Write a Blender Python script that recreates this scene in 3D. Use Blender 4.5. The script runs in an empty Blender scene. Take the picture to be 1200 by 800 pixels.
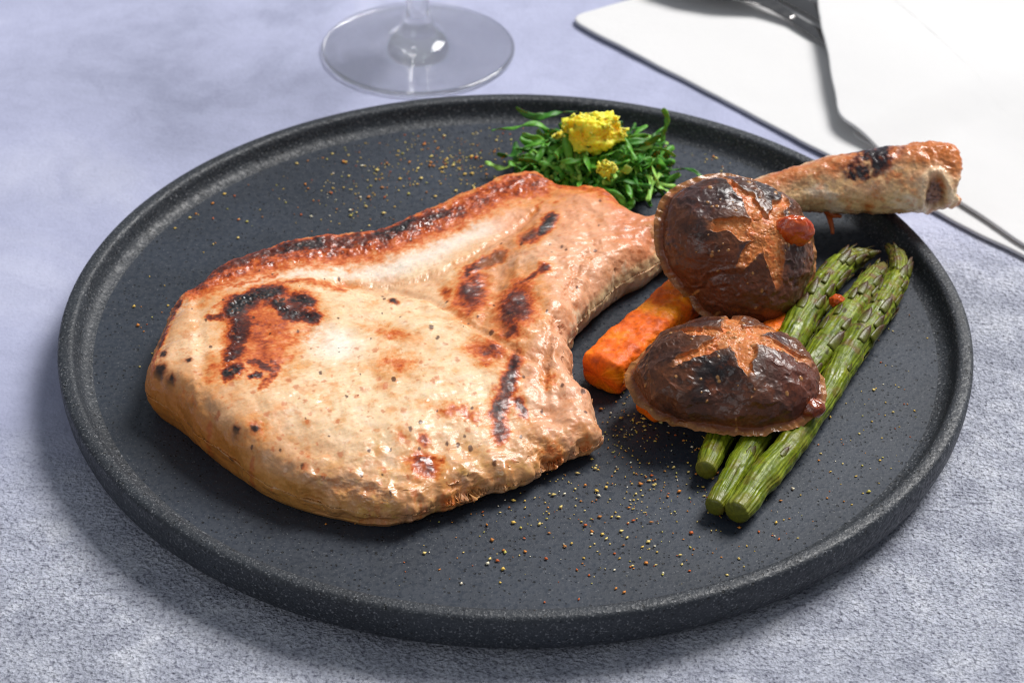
import bpy, bmesh, math, random
import numpy as np
from mathutils import Vector, Matrix

# ------------------------------------------------------------------ camera, light, exposure
# lengths in this script are centimetres; everything is scaled by U when it is linked
U = 0.01
scene = bpy.context.scene
COL = scene.collection

EL, DIST, TX, TY, ROLL, FPX = 0.6131343, 77.86, -0.1059, 1.0542, 0.0084331, 3000.0
_T = np.array([TX, TY, 0.0])
_d = np.array([0, -math.cos(EL), math.sin(EL)])
CAMP = _T + DIST * _d
_f = -_d
_r0 = np.array([1.0, 0, 0]); _u0 = np.cross(_r0, _f)
CR = _r0 * math.cos(ROLL) + _u0 * math.sin(ROLL)
CU = -_r0 * math.sin(ROLL) + _u0 * math.cos(ROLL)

cam_data = bpy.data.cameras.new('camera'); cam = bpy.data.objects.new('camera', cam_data); COL.objects.link(cam)
scene.camera = cam
cam.matrix_world = Matrix(((CR[0], CU[0], -_f[0], CAMP[0] * U), (CR[1], CU[1], -_f[1], CAMP[1] * U),
                           (CR[2], CU[2], -_f[2], CAMP[2] * U), (0, 0, 0, 1)))
cam_data.sensor_width = 36; cam_data.lens = FPX / 1200 * 36; cam_data.sensor_fit = 'HORIZONTAL'
cam_data.clip_start = 0.01; cam_data.clip_end = 50
cam_data.dof.use_dof = True; cam_data.dof.focus_distance = 0.705; cam_data.dof.aperture_fstop = 22.0
scene.render.filter_size = 1.1; scene.cycles.filter_width = 1.1

world = bpy.data.worlds.new('World'); scene.world = world; world.use_nodes = True
bg = world.node_tree.nodes['Background']
bg.inputs[0].default_value = (0.86, 0.92, 1.0, 1); bg.inputs[1].default_value = 0.27

def area(name, loc, target, sx, sy, power, color):
    l = bpy.data.lights.new(name, 'AREA'); l.shape = 'RECTANGLE'; l.size = sx; l.size_y = sy; l.energy = power; l.color = color
    o = bpy.data.objects.new(name, l); COL.objects.link(o); o.location = loc
    o.rotation_euler = (Vector(target) - Vector(loc)).to_track_quat('-Z', 'Y').to_euler()
    return o
area('window_light', (1.30, 1.30, 2.15), (0, 0, 0), 1.25, 1.25, 122.0, (1.0, 0.975, 0.95))
area('front_bounce', (-0.65, -1.0, 0.75), (0, 0, 0), 0.7, 0.5, 2.0, (0.95, 0.97, 1.0))

vs = scene.view_settings
vs.view_transform = 'Standard'; vs.look = 'None'; vs.exposure = 0.0; vs.gamma = 1.0
scene.display_settings.display_device = 'sRGB'

# ------------------------------------------------------------------ small tools
def at(px, py, z):
    """point of the place seen at photo pixel (px,py) on the level z (cm)"""
    v = _f * FPX + (px - 600.0) * CR - (py - 400.0) * CU
    t = (z - CAMP[2]) / v[2]
    return CAMP + v * t

def plan(x, y, z):
    """plan coordinates on the level z, in photo units (for measured marks)"""
    P = np.stack([x, y, np.full_like(x, z)], -1) - CAMP
    w = P @ _f
    return 600 + FPX * (P @ CR) / w, 400 - FPX * (P @ CU) / w

def lin(r, g, b):
    o = []
    for c in (r, g, b):
        c = c / 255.0
        o.append(c / 12.92 if c <= 0.04045 else ((c + 0.055) / 1.055) ** 2.4)
    return np.array(o)

def sstep(a, b, x):
    t = np.clip((x - a) / (b - a), 0, 1)
    return t * t * (3 - 2 * t)

_rs = np.random.RandomState(7)
_perm = _rs.permutation(512).astype(np.int64)
_perm = np.concatenate([_perm, _perm, _perm])
_g = _rs.normal(size=(512, 3)); _g /= np.linalg.norm(_g, axis=1)[:, None]

def noise(p, seed=0):
    """3-D gradient noise, p (N,3) -> about -1..1"""
    p = p + seed * 17.317
    i = np.floor(p).astype(np.int64); f = p - i
    w = f * f * f * (f * (f * 6 - 15) + 10)
    i = i & 511
    out = 0
    for dx in (0, 1):
        for dy in (0, 1):
            for dz in (0, 1):
                h = _perm[(_perm[(_perm[(i[:, 0] + dx) & 511] + i[:, 1] + dy) & 511] + i[:, 2] + dz) & 511] & 511
                g = _g[h]
                d = g[:, 0] * (f[:, 0] - dx) + g[:, 1] * (f[:, 1] - dy) + g[:, 2] * (f[:, 2] - dz)
                ww = (w[:, 0] if dx else 1 - w[:, 0]) * (w[:, 1] if dy else 1 - w[:, 1]) * (w[:, 2] if dz else 1 - w[:, 2])
                out = out + d * ww
    return out * 1.6

def fbm(p, scale=1.0, octv=4, seed=0, gain=0.5):
    a, s, t = 1.0, scale, 0
    n = 0
    for k in range(octv):
        t = t + a * noise(p * s, seed + k * 3); n += a; a *= gain; s *= 2.03
    return t / n

def ridged(p, scale, octv=3, seed=0):
    a, t, n = 1.0, 0, 0
    for k in range(octv):
        t = t + a * (1 - np.abs(noise(p * scale, seed + k)) * 2); n += a; a *= .5; scale *= 2.1
    return t / n

def seg_dist(x, y, pts, closed=False):
    pts = np.asarray(pts, float)
    a = pts; b = np.roll(pts, -1, 0)
    if not closed: a, b = a[:-1], b[:-1]
    best = np.full(x.shape, 1e9)
    for (ax, ay), (bx, by) in zip(a, b):
        dx, dy = bx - ax, by - ay
        L = dx * dx + dy * dy + 1e-12
        t = np.clip(((x - ax) * dx + (y - ay) * dy) / L, 0, 1)
        best = np.minimum(best, (x - ax - t * dx) ** 2 + (y - ay - t * dy) ** 2)
    return np.sqrt(best)

def catmull(pts, n, closed=True):
    pts = np.asarray(pts, float); m = len(pts)
    if closed: P = np.vstack([pts[-1], pts, pts[0], pts[1]]); seg = m
    else: P = np.vstack([2 * pts[0] - pts[1], pts, 2 * pts[-1] - pts[-2]]); seg = m - 1
    out = []
    for i in range(seg):
        p0, p1, p2, p3 = P[i], P[i + 1], P[i + 2], P[i + 3]
        for t in np.linspace(0, 1, 24, endpoint=False):
            out.append(0.5 * ((2 * p1) + (-p0 + p2) * t + (2 * p0 - 5 * p1 + 4 * p2 - p3) * t * t + (-p0 + 3 * p1 - 3 * p2 + p3) * t ** 3))
    if not closed: out.append(pts[-1])
    out = np.array(out)
    q = np.vstack([out, out[:1]]) if closed else out
    L = np.concatenate([[0], np.cumsum(np.linalg.norm(np.diff(q, axis=0), axis=1))])
    s = np.linspace(0, L[-1], n, endpoint=not closed)
    return np.stack([np.interp(s, L, q[:, k]) for k in range(q.shape[1])], 1)

def mesh_np(name, V, F, mat, smooth=True, color=None, rough=None):
    me = bpy.data.meshes.new(name)
    V = np.asarray(V, np.float64) * U
    F = np.asarray(F, np.int32)
    me.vertices.add(len(V)); me.vertices.foreach_set('co', V.astype(np.float32).ravel())
    k = F.shape[1]
    me.loops.add(F.size); me.loops.foreach_set('vertex_index', F.ravel())
    me.polygons.add(len(F)); me.polygons.foreach_set('loop_start', np.arange(0, F.size, k, dtype=np.int32))
    me.polygons.foreach_set('loop_total', np.full(len(F), k, np.int32))
    me.update(calc_edges=True); me.validate()
    if smooth: me.polygons.foreach_set('use_smooth', np.ones(len(me.polygons), bool))
    if color is not None:
        a = me.color_attributes.new('tint', 'FLOAT_COLOR', 'POINT')
        c = np.ones((len(V), 4), np.float32); c[:, :3] = np.clip(color, 0, 1); a.data.foreach_set('color', c.ravel())
    if rough is not None:
        a = me.attributes.new('gloss', 'FLOAT', 'POINT'); a.data.foreach_set('value', np.asarray(rough, np.float32))
    if mat: me.materials.append(mat)
    return me

def link(name, me, parent=None, loc=None):
    o = bpy.data.objects.new(name, me); COL.objects.link(o)
    if parent: o.parent = parent
    if loc is not None: o.location = [c * U for c in loc]
    return o

def tag(o, label=None, cat=None, group=None, kind=None):
    if label: o['label'] = label
    if cat: o['category'] = cat
    if group: o['group'] = group
    if kind: o['kind'] = kind
    return o

def empty(name, loc, label, cat, group=None):
    o = bpy.data.objects.new(name, None); COL.objects.link(o); o.location = [c * U for c in loc]
    o.empty_display_size = 0.01
    return tag(o, label, cat, group)

def put(o, parent):
    """parent o (built in world coordinates) to an empty that only translates"""
    o.parent = parent; o.matrix_parent_inverse = Matrix.Translation(-Vector(parent.location)); return o

def grid_faces(nu, nv, closed_u=False, off=0):
    iu = np.arange(nu if closed_u else nu - 1); iv = np.arange(nv - 1)
    a, b = np.meshgrid(iu, iv, indexing='ij')
    a2 = (a + 1) % nu
    return np.stack([a * nv + b, a2 * nv + b, a2 * nv + b + 1, a * nv + b + 1], -1).reshape(-1, 4) + off

def grid_normals(P, closed_u=False):
    """P (nu,nv,3)"""
    if closed_u: du = np.roll(P, -1, 0) - np.roll(P, 1, 0)
    else: du = np.gradient(P, axis=0)
    dv = np.gradient(P, axis=1)
    n = np.cross(du, dv); L = np.linalg.norm(n, axis=-1, keepdims=True)
    return n / np.maximum(L, 1e-9)

def tube(path, rad, ns, squash=None, caps=True):
    """path (n,3), rad (n,) -> P (ns, n, 3) ring grid, frame vectors"""
    path = np.asarray(path, float); t = np.gradient(path, axis=0); t /= np.linalg.norm(t, axis=1)[:, None]
    up = np.array([0, 0, 1.0]); s = np.cross(t, up); s /= np.linalg.norm(s, axis=1)[:, None]; b = np.cross(s, t)
    a = np.linspace(0, 2 * np.pi, ns, endpoint=False)
    P = path[None] + rad[None, :, None] * (np.cos(a)[:, None, None] * s[None] + np.sin(a)[:, None, None] * b[None])
    return P, t, s, b, a

def close_tube(P):
    """append collapsed end rings"""
    c0 = P[:, 0].mean(0); c1 = P[:, -1].mean(0)
    return np.concatenate([np.broadcast_to(c0, P[:, :1].shape), P, np.broadcast_to(c1, P[:, :1].shape)], 1)

# ------------------------------------------------------------------ materials
def new_mat(name):
    m = bpy.data.materials.new(name); m.use_nodes = True
    nt = m.node_tree; p = nt.nodes['Principled BSDF']
    return m, nt, p

def N(nt, kind, **kw):
    n = nt.nodes.new(kind)
    for k, v in kw.items(): setattr(n, k, v)
    return n

def tex_noise(nt, scale, detail=4, rough=0.55, dist=0.0, vec=None):
    n = N(nt, 'ShaderNodeTexNoise'); n.inputs['Scale'].default_value = scale; n.inputs['Detail'].default_value = detail
    n.inputs['Roughness'].default_value = rough; n.inputs['Distortion'].default_value = dist
    if vec: nt.links.new(vec, n.inputs['Vector'])
    return n

def ramp(nt, src, stops):
    r = N(nt, 'ShaderNodeValToRGB'); e = r.color_ramp.elements
    while len(e) > 1: e.remove(e[-1])
    for i, (p, c) in enumerate(stops):
        el = e[0] if i == 0 else e.new(p)
        el.position = p; el.color = (*c, 1) if len(c) == 3 else c
    nt.links.new(src, r.inputs[0]); return r

def mixc(nt, fac, a, b, mode='MIX'):
    m = N(nt, 'ShaderNodeMix', data_type='RGBA', blend_type=mode)
    for s, v in ((0, fac), (6, a), (7, b)):
        if hasattr(v, 'links') or isinstance(v, bpy.types.NodeSocket): nt.links.new(v, m.inputs[s])
        elif isinstance(v, (int, float)): m.inputs[s].default_value = v
        else: m.inputs[s].default_value = (*v, 1)
    return m.outputs[2]

def bump(nt, height, dist, strength=1.0, prev=None):
    b = N(nt, 'ShaderNodeBump'); b.inputs['Strength'].default_value = strength; b.inputs['Distance'].default_value = dist
    nt.links.new(height, b.inputs['Height'])
    if prev: nt.links.new(prev, b.inputs['Normal'])
    return b.outputs['Normal']

def food_mat(name, fine=900, bump_d=0.00025, sss=0.12, sss_r=0.004, coat=0.3, spec=0.5, speck=0.35, coat_r=0.12, bst=0.8):
    """tinted by the mesh's own colour attribute, fine grain, wet coat"""
    m, nt, p = new_mat(name)
    vc = N(nt, 'ShaderNodeVertexColor', layer_name='tint')
    tc = N(nt, 'ShaderNodeTexCoord')
    n1 = tex_noise(nt, fine, 5, 0.62, 0.3, tc.outputs['Object'])
    r1 = ramp(nt, n1.outputs['Fac'], [(0.3, (1 - speck,) * 3), (0.55, (1.0,) * 3), (0.75, (1 + speck * .35,) * 3)])
    c = mixc(nt, 1.0, vc.outputs['Color'], r1.outputs[0], 'MULTIPLY')
    nt.links.new(c, p.inputs['Base Color'])
    at_ = N(nt, 'ShaderNodeAttribute', attribute_name='gloss')
    n2 = tex_noise(nt, fine * 0.35, 3, 0.5, 0, tc.outputs['Object'])
    ma = N(nt, 'ShaderNodeMath', operation='MULTIPLY_ADD'); nt.links.new(n2.outputs['Fac'], ma.inputs[0]); ma.inputs[1].default_value = 0.35
    nt.links.new(at_.outputs['Fac'], ma.inputs[2]); nt.links.new(ma.outputs[0], p.inputs['Roughness'])
    n3 = tex_noise(nt, fine * 0.4, 4, 0.6, 0.4, tc.outputs['Object'])
    nb = bump(nt, n3.outputs['Fac'], bump_d * 2.2, bst)
    nb = bump(nt, n1.outputs['Fac'], bump_d, bst, nb)
    nt.links.new(nb, p.inputs['Normal'])
    p.inputs['Specular IOR Level'].default_value = spec
    p.inputs['Subsurface Weight'].default_value = sss
    p.inputs['Subsurface Scale'].default_value = sss_r
    p.inputs['Subsurface Radius'].default_value = (1.0, 0.45, 0.25)
    p.inputs['Coat Weight'].default_value = coat; p.inputs['Coat Roughness'].default_value = coat_r
    nt.links.new(nb, p.inputs['Coat Normal'])
    return m

M = {}
M['meat'] = food_mat('roasted_meat', 1100, 0.00016, 0.15, 0.004, 0.18, 0.45, 0.12, 0.12, 0.12)
M['bone'] = food_mat('roasted_bone', 1100, 0.0002, 0.10, 0.003, 0.2, 0.45, 0.25, 0.14, 0.4)
M['mushroom'] = food_mat('mushroom_skin', 900, 0.00018, 0.02, 0.003, 0.25, 0.35, 0.3, 0.14, 0.3)
M['carrot'] = food_mat('roasted_carrot', 800, 0.0002, 0.12, 0.003, 0.06, 0.3, 0.25, 0.2, 0.6)
M['asparagus'] = food_mat('roasted_asparagus', 900, 0.00016, 0.05, 0.003, 0.12, 0.35, 0.3, 0.2, 0.5)
M['sauce'] = food_mat('glossy_sauce', 900, 0.00015, 0.2, 0.004, 0.8, 0.5, 0.2)
M['zest'] = food_mat('citrus_zest', 1500, 0.0002, 0.7, 0.006, 0.1, 0.4, 0.06)
M['flake'] = food_mat('spice_flake', 1500, 0.0001, 0.1, 0.001, 0.0, 0.4, 0.2)

def plate_mat(name, rim):
    m, nt, p = new_mat(name)
    tc = N(nt, 'ShaderNodeTexCoord'); o = tc.outputs['Object']
    n1 = tex_noise(nt, 1500, 2, 0.6, 0, o)      # pits
    n2 = tex_noise(nt, 30, 5, 0.6, 0.3, o)      # clouding
    n3 = tex_noise(nt, 620, 3, 0.6, 0, o)
    base = ramp(nt, n2.outputs['Fac'], [(0.35, lin(36, 42, 51)), (0.65, lin(46, 53, 64))] if not rim else [(0.35, lin(33, 37, 43)), (0.65, lin(45, 50, 57))])
    vo = N(nt, 'ShaderNodeTexVoronoi'); vo.inputs['Scale'].default_value = 760; nt.links.new(o, vo.inputs['Vector'])
    sepc = N(nt, 'ShaderNodeSeparateColor'); nt.links.new(vo.outputs['Color'], sepc.inputs[0])
    thr = N(nt, 'ShaderNodeMath', operation='MULTIPLY_ADD'); nt.links.new(sepc.outputs[0], thr.inputs[0]); thr.inputs[1].default_value = 0.5; nt.links.new(vo.outputs['Distance'], thr.inputs[2])
    pits = ramp(nt, thr.outputs[0], [(0.27, (0.10,) * 3), (0.36, (1, 1, 1))])
    c = mixc(nt, 0.85, base.outputs[0], pits.outputs[0], 'MULTIPLY')
    worn = ramp(nt, n1.outputs['Fac'], [(0.58 if rim else 0.64, (0, 0, 0)), (0.74, (1, 1, 1))])
    c = mixc(nt, worn.outputs[0], c, lin(128, 130, 134) if rim else lin(96, 98, 102))
    nt.links.new(c, p.inputs['Base Color'])
    rr = ramp(nt, n3.outputs['Fac'], [(0.3, (0.75,) * 3), (0.6, (0.36 if not rim else 0.42,) * 3)])
    nt.links.new(rr.outputs[0], p.inputs['Roughness'])
    nb = bump(nt, n3.outputs['Fac'], 0.00009 if not rim else 0.0004, 0.9)
    n4 = tex_noise(nt, 90, 3, 0.5, 0, o)
    nb = bump(nt, n4.outputs['Fac'], 0.0005, 0.25, nb)
    nb = bump(nt, pits.outputs[0], 0.0003, 0.8, nb)
    nt.links.new(nb, p.inputs['Normal'])
    p.inputs['Specular IOR Level'].default_value = 0.42
    return m
M['plate'] = plate_mat('dark_stoneware', False)
M['plate_rim'] = plate_mat('dark_stoneware_rim', True)

def table_mat():
    m, nt, p = new_mat('plastered_tabletop')
    tc = N(nt, 'ShaderNodeTexCoord'); o = tc.outputs['Object']
    n1 = tex_noise(nt, 9, 6, 0.62, 0.6, o)
    n2 = tex_noise(nt, 70, 6, 0.72, 0.6, o)
    n3 = tex_noise(nt, 760, 5, 0.68, 0.0, o)
    vo = N(nt, 'ShaderNodeTexVoronoi'); vo.inputs['Scale'].default_value = 620; nt.links.new(o, vo.inputs['Vector'])
    sepc = N(nt, 'ShaderNodeSeparateColor'); nt.links.new(vo.outputs['Color'], sepc.inputs[0])
    thr = N(nt, 'ShaderNodeMath', operation='MULTIPLY_ADD'); nt.links.new(sepc.outputs[0], thr.inputs[0]); thr.inputs[1].default_value = 0.45; nt.links.new(vo.outputs['Distance'], thr.inputs[2])
    dots = ramp(nt, thr.outputs[0], [(0.24, (0.30, 0.30, 0.36)), (0.36, (1, 1, 1))])
    base = ramp(nt, n1.outputs['Fac'], [(0.30, lin(134, 139, 163)), (0.45, lin(160, 164, 190)), (0.55, lin(168, 172, 199)), (0.72, lin(190, 193, 213))])
    # grittier, greyer ground towards the front and the right
    sep = N(nt, 'ShaderNodeSeparateXYZ'); nt.links.new(o, sep.inputs[0])
    a = N(nt, 'ShaderNodeMath', operation='MULTIPLY_ADD'); nt.links.new(sep.outputs[0], a.inputs[0]); a.inputs[1].default_value = -0.55
    nt.links.new(sep.outputs[1], a.inputs[2])
    b = N(nt, 'ShaderNodeMath', operation='MULTIPLY_ADD'); nt.links.new(n1.outputs['Fac'], b.inputs[0]); b.inputs[1].default_value = 0.16
    nt.links.new(a.outputs[0], b.inputs[2])
    gm = N(nt, 'ShaderNodeMapRange', interpolation_type='SMOOTHSTEP'); nt.links.new(b.outputs[0], gm.inputs['Value'])
    gm.inputs['From Min'].default_value = 0.13; gm.inputs['From Max'].default_value = 0.02
    gm.inputs['To Min'].default_value = 0.0; gm.inputs['To Max'].default_value = 1.0
    grit = gm.outputs['Result']
    gbase = ramp(nt, n2.outputs['Fac'], [(0.32, lin(166, 170, 186)), (0.5, lin(188, 192, 207)), (0.68, lin(208, 211, 223))])
    c = mixc(nt, grit, base.outputs[0], gbase.outputs[0])
    blot = ramp(nt, n2.outputs['Fac'], [(0.34, (0.90, 0.90, 0.91)), (0.5, (1, 1, 1)), (0.66, (1.08, 1.08, 1.07))])
    c = mixc(nt, 0.7, c, blot.outputs[0], 'MULTIPLY')
    pit0 = ramp(nt, n3.outputs['Fac'], [(0.36, (0.30, 0.30, 0.36)), (0.47, (0.94, .94, .94)), (0.60, (1.18, 1.18, 1.18))])
    pitc = mixc(nt, 0.8, pit0.outputs[0], dots.outputs[0], 'MULTIPLY')
    pm = N(nt, 'ShaderNodeMath', operation='MULTIPLY_ADD'); nt.links.new(grit, pm.inputs[0]); pm.inputs[1].default_value = 0.75; pm.inputs[2].default_value = 0.10
    c = mixc(nt, pm.outputs[0], c, pitc, 'MULTIPLY')
    nt.links.new(c, p.inputs['Base Color'])
    p.inputs['Roughness'].default_value = 0.72; p.inputs['Specular IOR Level'].default_value = 0.3
    bs = N(nt, 'ShaderNodeBump'); bs.inputs['Distance'].default_value = 0.0016
    nt.links.new(n3.outputs['Fac'], bs.inputs['Height'])
    st = N(nt, 'ShaderNodeMath', operation='MULTIPLY_ADD'); nt.links.new(grit, st.inputs[0]); st.inputs[1].default_value = 0.85; st.inputs[2].default_value = 0.12
    nt.links.new(st.outputs[0], bs.inputs['Strength'])
    dv = N(nt, 'ShaderNodeVectorMath', operation='MULTIPLY_ADD'); nd = tex_noise(nt, 500, 2, 0.5, 0, o); nt.links.new(nd.outputs['Color'], dv.inputs[0])
    dv.inputs[1].default_value = (0.0018,) * 3; nt.links.new(o, dv.inputs[2])
    v2 = N(nt, 'ShaderNodeTexVoronoi'); v2.inputs['Scale'].default_value = 880; nt.links.new(dv.outputs[0], v2.inputs['Vector'])
    bv = N(nt, 'ShaderNodeBump'); bv.inputs['Distance'].default_value = 0.0006; nt.links.new(v2.outputs['Distance'], bv.inputs['Height'])
    nt.links.new(st.outputs[0], bv.inputs['Strength']); nt.links.new(bs.outputs['Normal'], bv.inputs['Normal'])
    nb = bump(nt, n2.outputs['Fac'], 0.0012, 0.2, bv.outputs['Normal'])
    nt.links.new(nb, p.inputs['Normal'])
    return m
M['table'] = table_mat()

def cloth_mat():
    m, nt, p = new_mat('white_cloth')
    tc = N(nt, 'ShaderNodeTexCoord')
    w = N(nt, 'ShaderNodeTexWave', wave_type='BANDS', bands_direction='X'); w.inputs['Scale'].default_value = 700
    w2 = N(nt, 'ShaderNodeTexWave', wave_type='BANDS', bands_direction='Y'); w2.inputs['Scale'].default_value = 700
    for x in (w, w2): nt.links.new(tc.outputs['Object'], x.inputs[0])
    s = N(nt, 'ShaderNodeMath', operation='MULTIPLY'); nt.links.new(w.outputs['Fac'], s.inputs[0]); nt.links.new(w2.outputs['Fac'], s.inputs[1])
    nb = bump(nt, s.outputs[0], 0.0001, 0.6)
    n = tex_noise(nt, 60, 4, 0.5, 0, tc.outputs['Object']); nb = bump(nt, n.outputs['Fac'], 0.001, 0.3, nb)
    nt.links.new(nb, p.inputs['Normal'])
    p.inputs['Base Color'].default_value = (0.66, 0.66, 0.665, 1); p.inputs['Roughness'].default_value = 0.9
    p.inputs['Sheen Weight'].default_value = 0.1
    return m
M['cloth'] = cloth_mat()

def steel_mat():
    m, nt, p = new_mat('polished_steel')
    p.inputs['Metallic'].default_value = 1.0; p.inputs['Base Color'].default_value = (0.30, 0.29, 0.29, 1)
    tc = N(nt, 'ShaderNodeTexCoord'); n = tex_noise(nt, 300, 3, 0.5, 0, tc.outputs['Object'])
    r = ramp(nt, n.outputs['Fac'], [(0.3, (0.10,) * 3), (0.7, (0.2,) * 3)]); nt.links.new(r.outputs[0], p.inputs['Roughness'])
    return m
M['steel'] = steel_mat()

def glass_mat(name, solid):
    m = bpy.data.materials.new(name); m.use_nodes = True; nt = m.node_tree; nt.nodes.clear()
    out = N(nt, 'ShaderNodeOutputMaterial')
    tr = N(nt, 'ShaderNodeBsdfTransparent'); tr.inputs[0].default_value = (1, 1, 1, 1)
    mix = N(nt, 'ShaderNodeMixShader')
    if solid:
        g = N(nt, 'ShaderNodeBsdfGlass'); g.inputs['IOR'].default_value = 1.5; g.inputs['Roughness'].default_value = 0.0
        mix.inputs[0].default_value = 0.72
    else:
        g = N(nt, 'ShaderNodeBsdfGlossy'); g.inputs['Roughness'].default_value = 0.02
        fr = N(nt, 'ShaderNodeFresnel'); fr.inputs[0].default_value = 1.15; nt.links.new(fr.outputs[0], mix.inputs[0])
    nt.links.new(tr.outputs[0], mix.inputs[1]); nt.links.new(g.outputs[0], mix.inputs[2]); nt.links.new(mix.outputs[0], out.inputs[0])
    return m
M['glass'] = glass_mat('clear_glass', True); M['bowl_glass'] = glass_mat('thin_clear_glass', False)

def leaf_mat(name, a, b, back):
    m, nt, p = new_mat(name)
    tc = N(nt, 'ShaderNodeTexCoord'); n = tex_noise(nt, 260, 4, 0.6, 0.3, tc.outputs['Object'])
    r = ramp(nt, n.outputs['Fac'], [(0.3, a), (0.7, b)])
    g = N(nt, 'ShaderNodeNewGeometry')
    c = mixc(nt, g.outputs['Backfacing'], r.outputs[0], back)
    nt.links.new(c, p.inputs['Base Color'])
    p.inputs['Roughness'].default_value = 0.45; p.inputs['Specular IOR Level'].default_value = 0.3
    p.inputs['Transmission Weight'].default_value = 0.0
    p.inputs['Subsurface Weight'].default_value = 0.15; p.inputs['Subsurface Scale'].default_value = 0.001
    nt.links.new(bump(nt, n.outputs['Fac'], 0.0004, 0.7), p.inputs['Normal'])
    return m
M['leaf'] = [leaf_mat('shredded_leaf_green', lin(60, 124, 30), lin(104, 170, 56), lin(158, 200, 108)),
             leaf_mat('shredded_leaf_dark', lin(34, 88, 22), lin(66, 132, 38), lin(122, 172, 84)),
             leaf_mat('shredded_leaf_pale', lin(122, 184, 66), lin(168, 212, 104), lin(176, 216, 124))]

# ------------------------------------------------------------------ setting: the tabletop
def build_table():
    n = 120
    x = np.linspace(-120, 120, n); X, Y = np.meshgrid(x, x + 20, indexing='ij')
    V = np.stack([X, Y, np.zeros_like(X)], -1).reshape(-1, 3)
    o = link('tabletop', mesh_np('tabletop', V, grid_faces(n, n), M['table']))
    tag(o, 'lavender grey plastered tabletop with gritty pitted front', kind='structure')
build_table()

# ------------------------------------------------------------------ plate
ZF, ZL = 0.95, 1.6
def lathe(name, prof, mat, seg=512, c=(0, 0, 0), wob=0.0):
    prof = np.asarray(prof, float); a = np.linspace(0, 2 * np.pi, seg, endpoint=False)
    R = prof[:, 0][None] * (1 + wob * np.sin(a * 2 + 1)[:, None])
    P = np.stack([R * np.cos(a)[:, None] + c[0], R * np.sin(a)[:, None] + c[1], np.broadcast_to(prof[:, 1][None] + c[2], R.shape)], -1)
    return mesh_np(name, P.reshape(-1, 3), grid_faces(seg, len(prof), True), mat)

plate = empty('dinner_plate', (0, 0, 0), 'large round matte black stoneware plate with raised rim carrying the chop', 'plate')
floor_p = [(0.0, ZF - .02), (3, ZF - .02), (6, ZF - .02), (9, ZF - .01), (11.6, ZF), (12.3, ZF + .005), (12.5, ZF + .015)]
rim_p = [(12.5, ZF + .015), (12.62, ZF + .04), (12.74, ZF + .09), (12.84, ZF + .17), (12.91, ZF + .28), (12.96, ZF + .42), (13.0, ZF + .54),
         (13.04, ZF + .61), (13.10, ZF + .645), (13.18, ZF + .655), (13.34, ZF + .65), (13.43, ZF + .62), (13.48, ZF + .55), (13.49, ZF + .40),
         (13.47, ZF + .1), (13.42, ZF - .2), (13.32, ZF - .48), (13.08, ZF - .66), (12.5, ZF - .72), (12.0, ZF - .76), (11.2, ZF - .78)]
base_p = [(11.2, ZF - .78), (10.6, ZF - .79), (10.4, .02), (10.2, 0.003), (9.8, 0.003), (9.6, .06), (9.5, .2), (0, .2)]
put(link('plate_floor', lathe('plate_floor', floor_p, M['plate'])), plate)
put(link('plate_rim', lathe('plate_rim', rim_p, M['plate_rim'])), plate)
put(link('plate_foot', lathe('plate_foot', base_p, M['plate_rim'])), plate)

# ------------------------------------------------------------------ pork chop
ZT = ZF + 1.7            # level of the measured marks on top of the chop
OUT = [  # photo outline with its level
 (172, 452, 1.0), (174, 425, 1.3), (182, 398, 1.4), (195, 368, 1.5), (208, 343, 1.5), (228, 325, 1.5), (255, 308, 1.4), (285, 293, 1.4), (320, 280, 1.4),
 (352, 272, 1.4), (400, 265, 1.4), (440, 259, 1.4), (462, 250, 1.4), (482, 241, 1.4), (520, 224, 1.4), (560, 209, 1.4), (600, 197, 1.4), (632, 194, 1.4), (648, 205, 1.4),
 (668, 212, 1.4), (692, 215, 1.4), (712, 222, 1.4), (735, 240, 1.4), (752, 249, 1.4), (775, 252, 1.3), (790, 262, 1.0), (792, 285, .8), (780, 302, .7),
 (760, 312, .9), (738, 328, .7), (716, 348, .6), (700, 366, .5), (684, 386, .4), (672, 406, .4), (664, 428, .5), (672, 452, .8), (688, 478, .6), (698, 502, .4), (702, 522, .3),
 (690, 536, .2), (662, 545, .2), (645, 557, .1), (620, 573, .1), (590, 583, .1), (548, 598, .1), (505, 610, .1), (482, 618, .1), (442, 621, .1), (400, 613, .1),
 (352, 601, .1), (310, 585, .1), (276, 563, .1), (240, 537, .1), (208, 505, .2), (184, 480, .5)]
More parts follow.
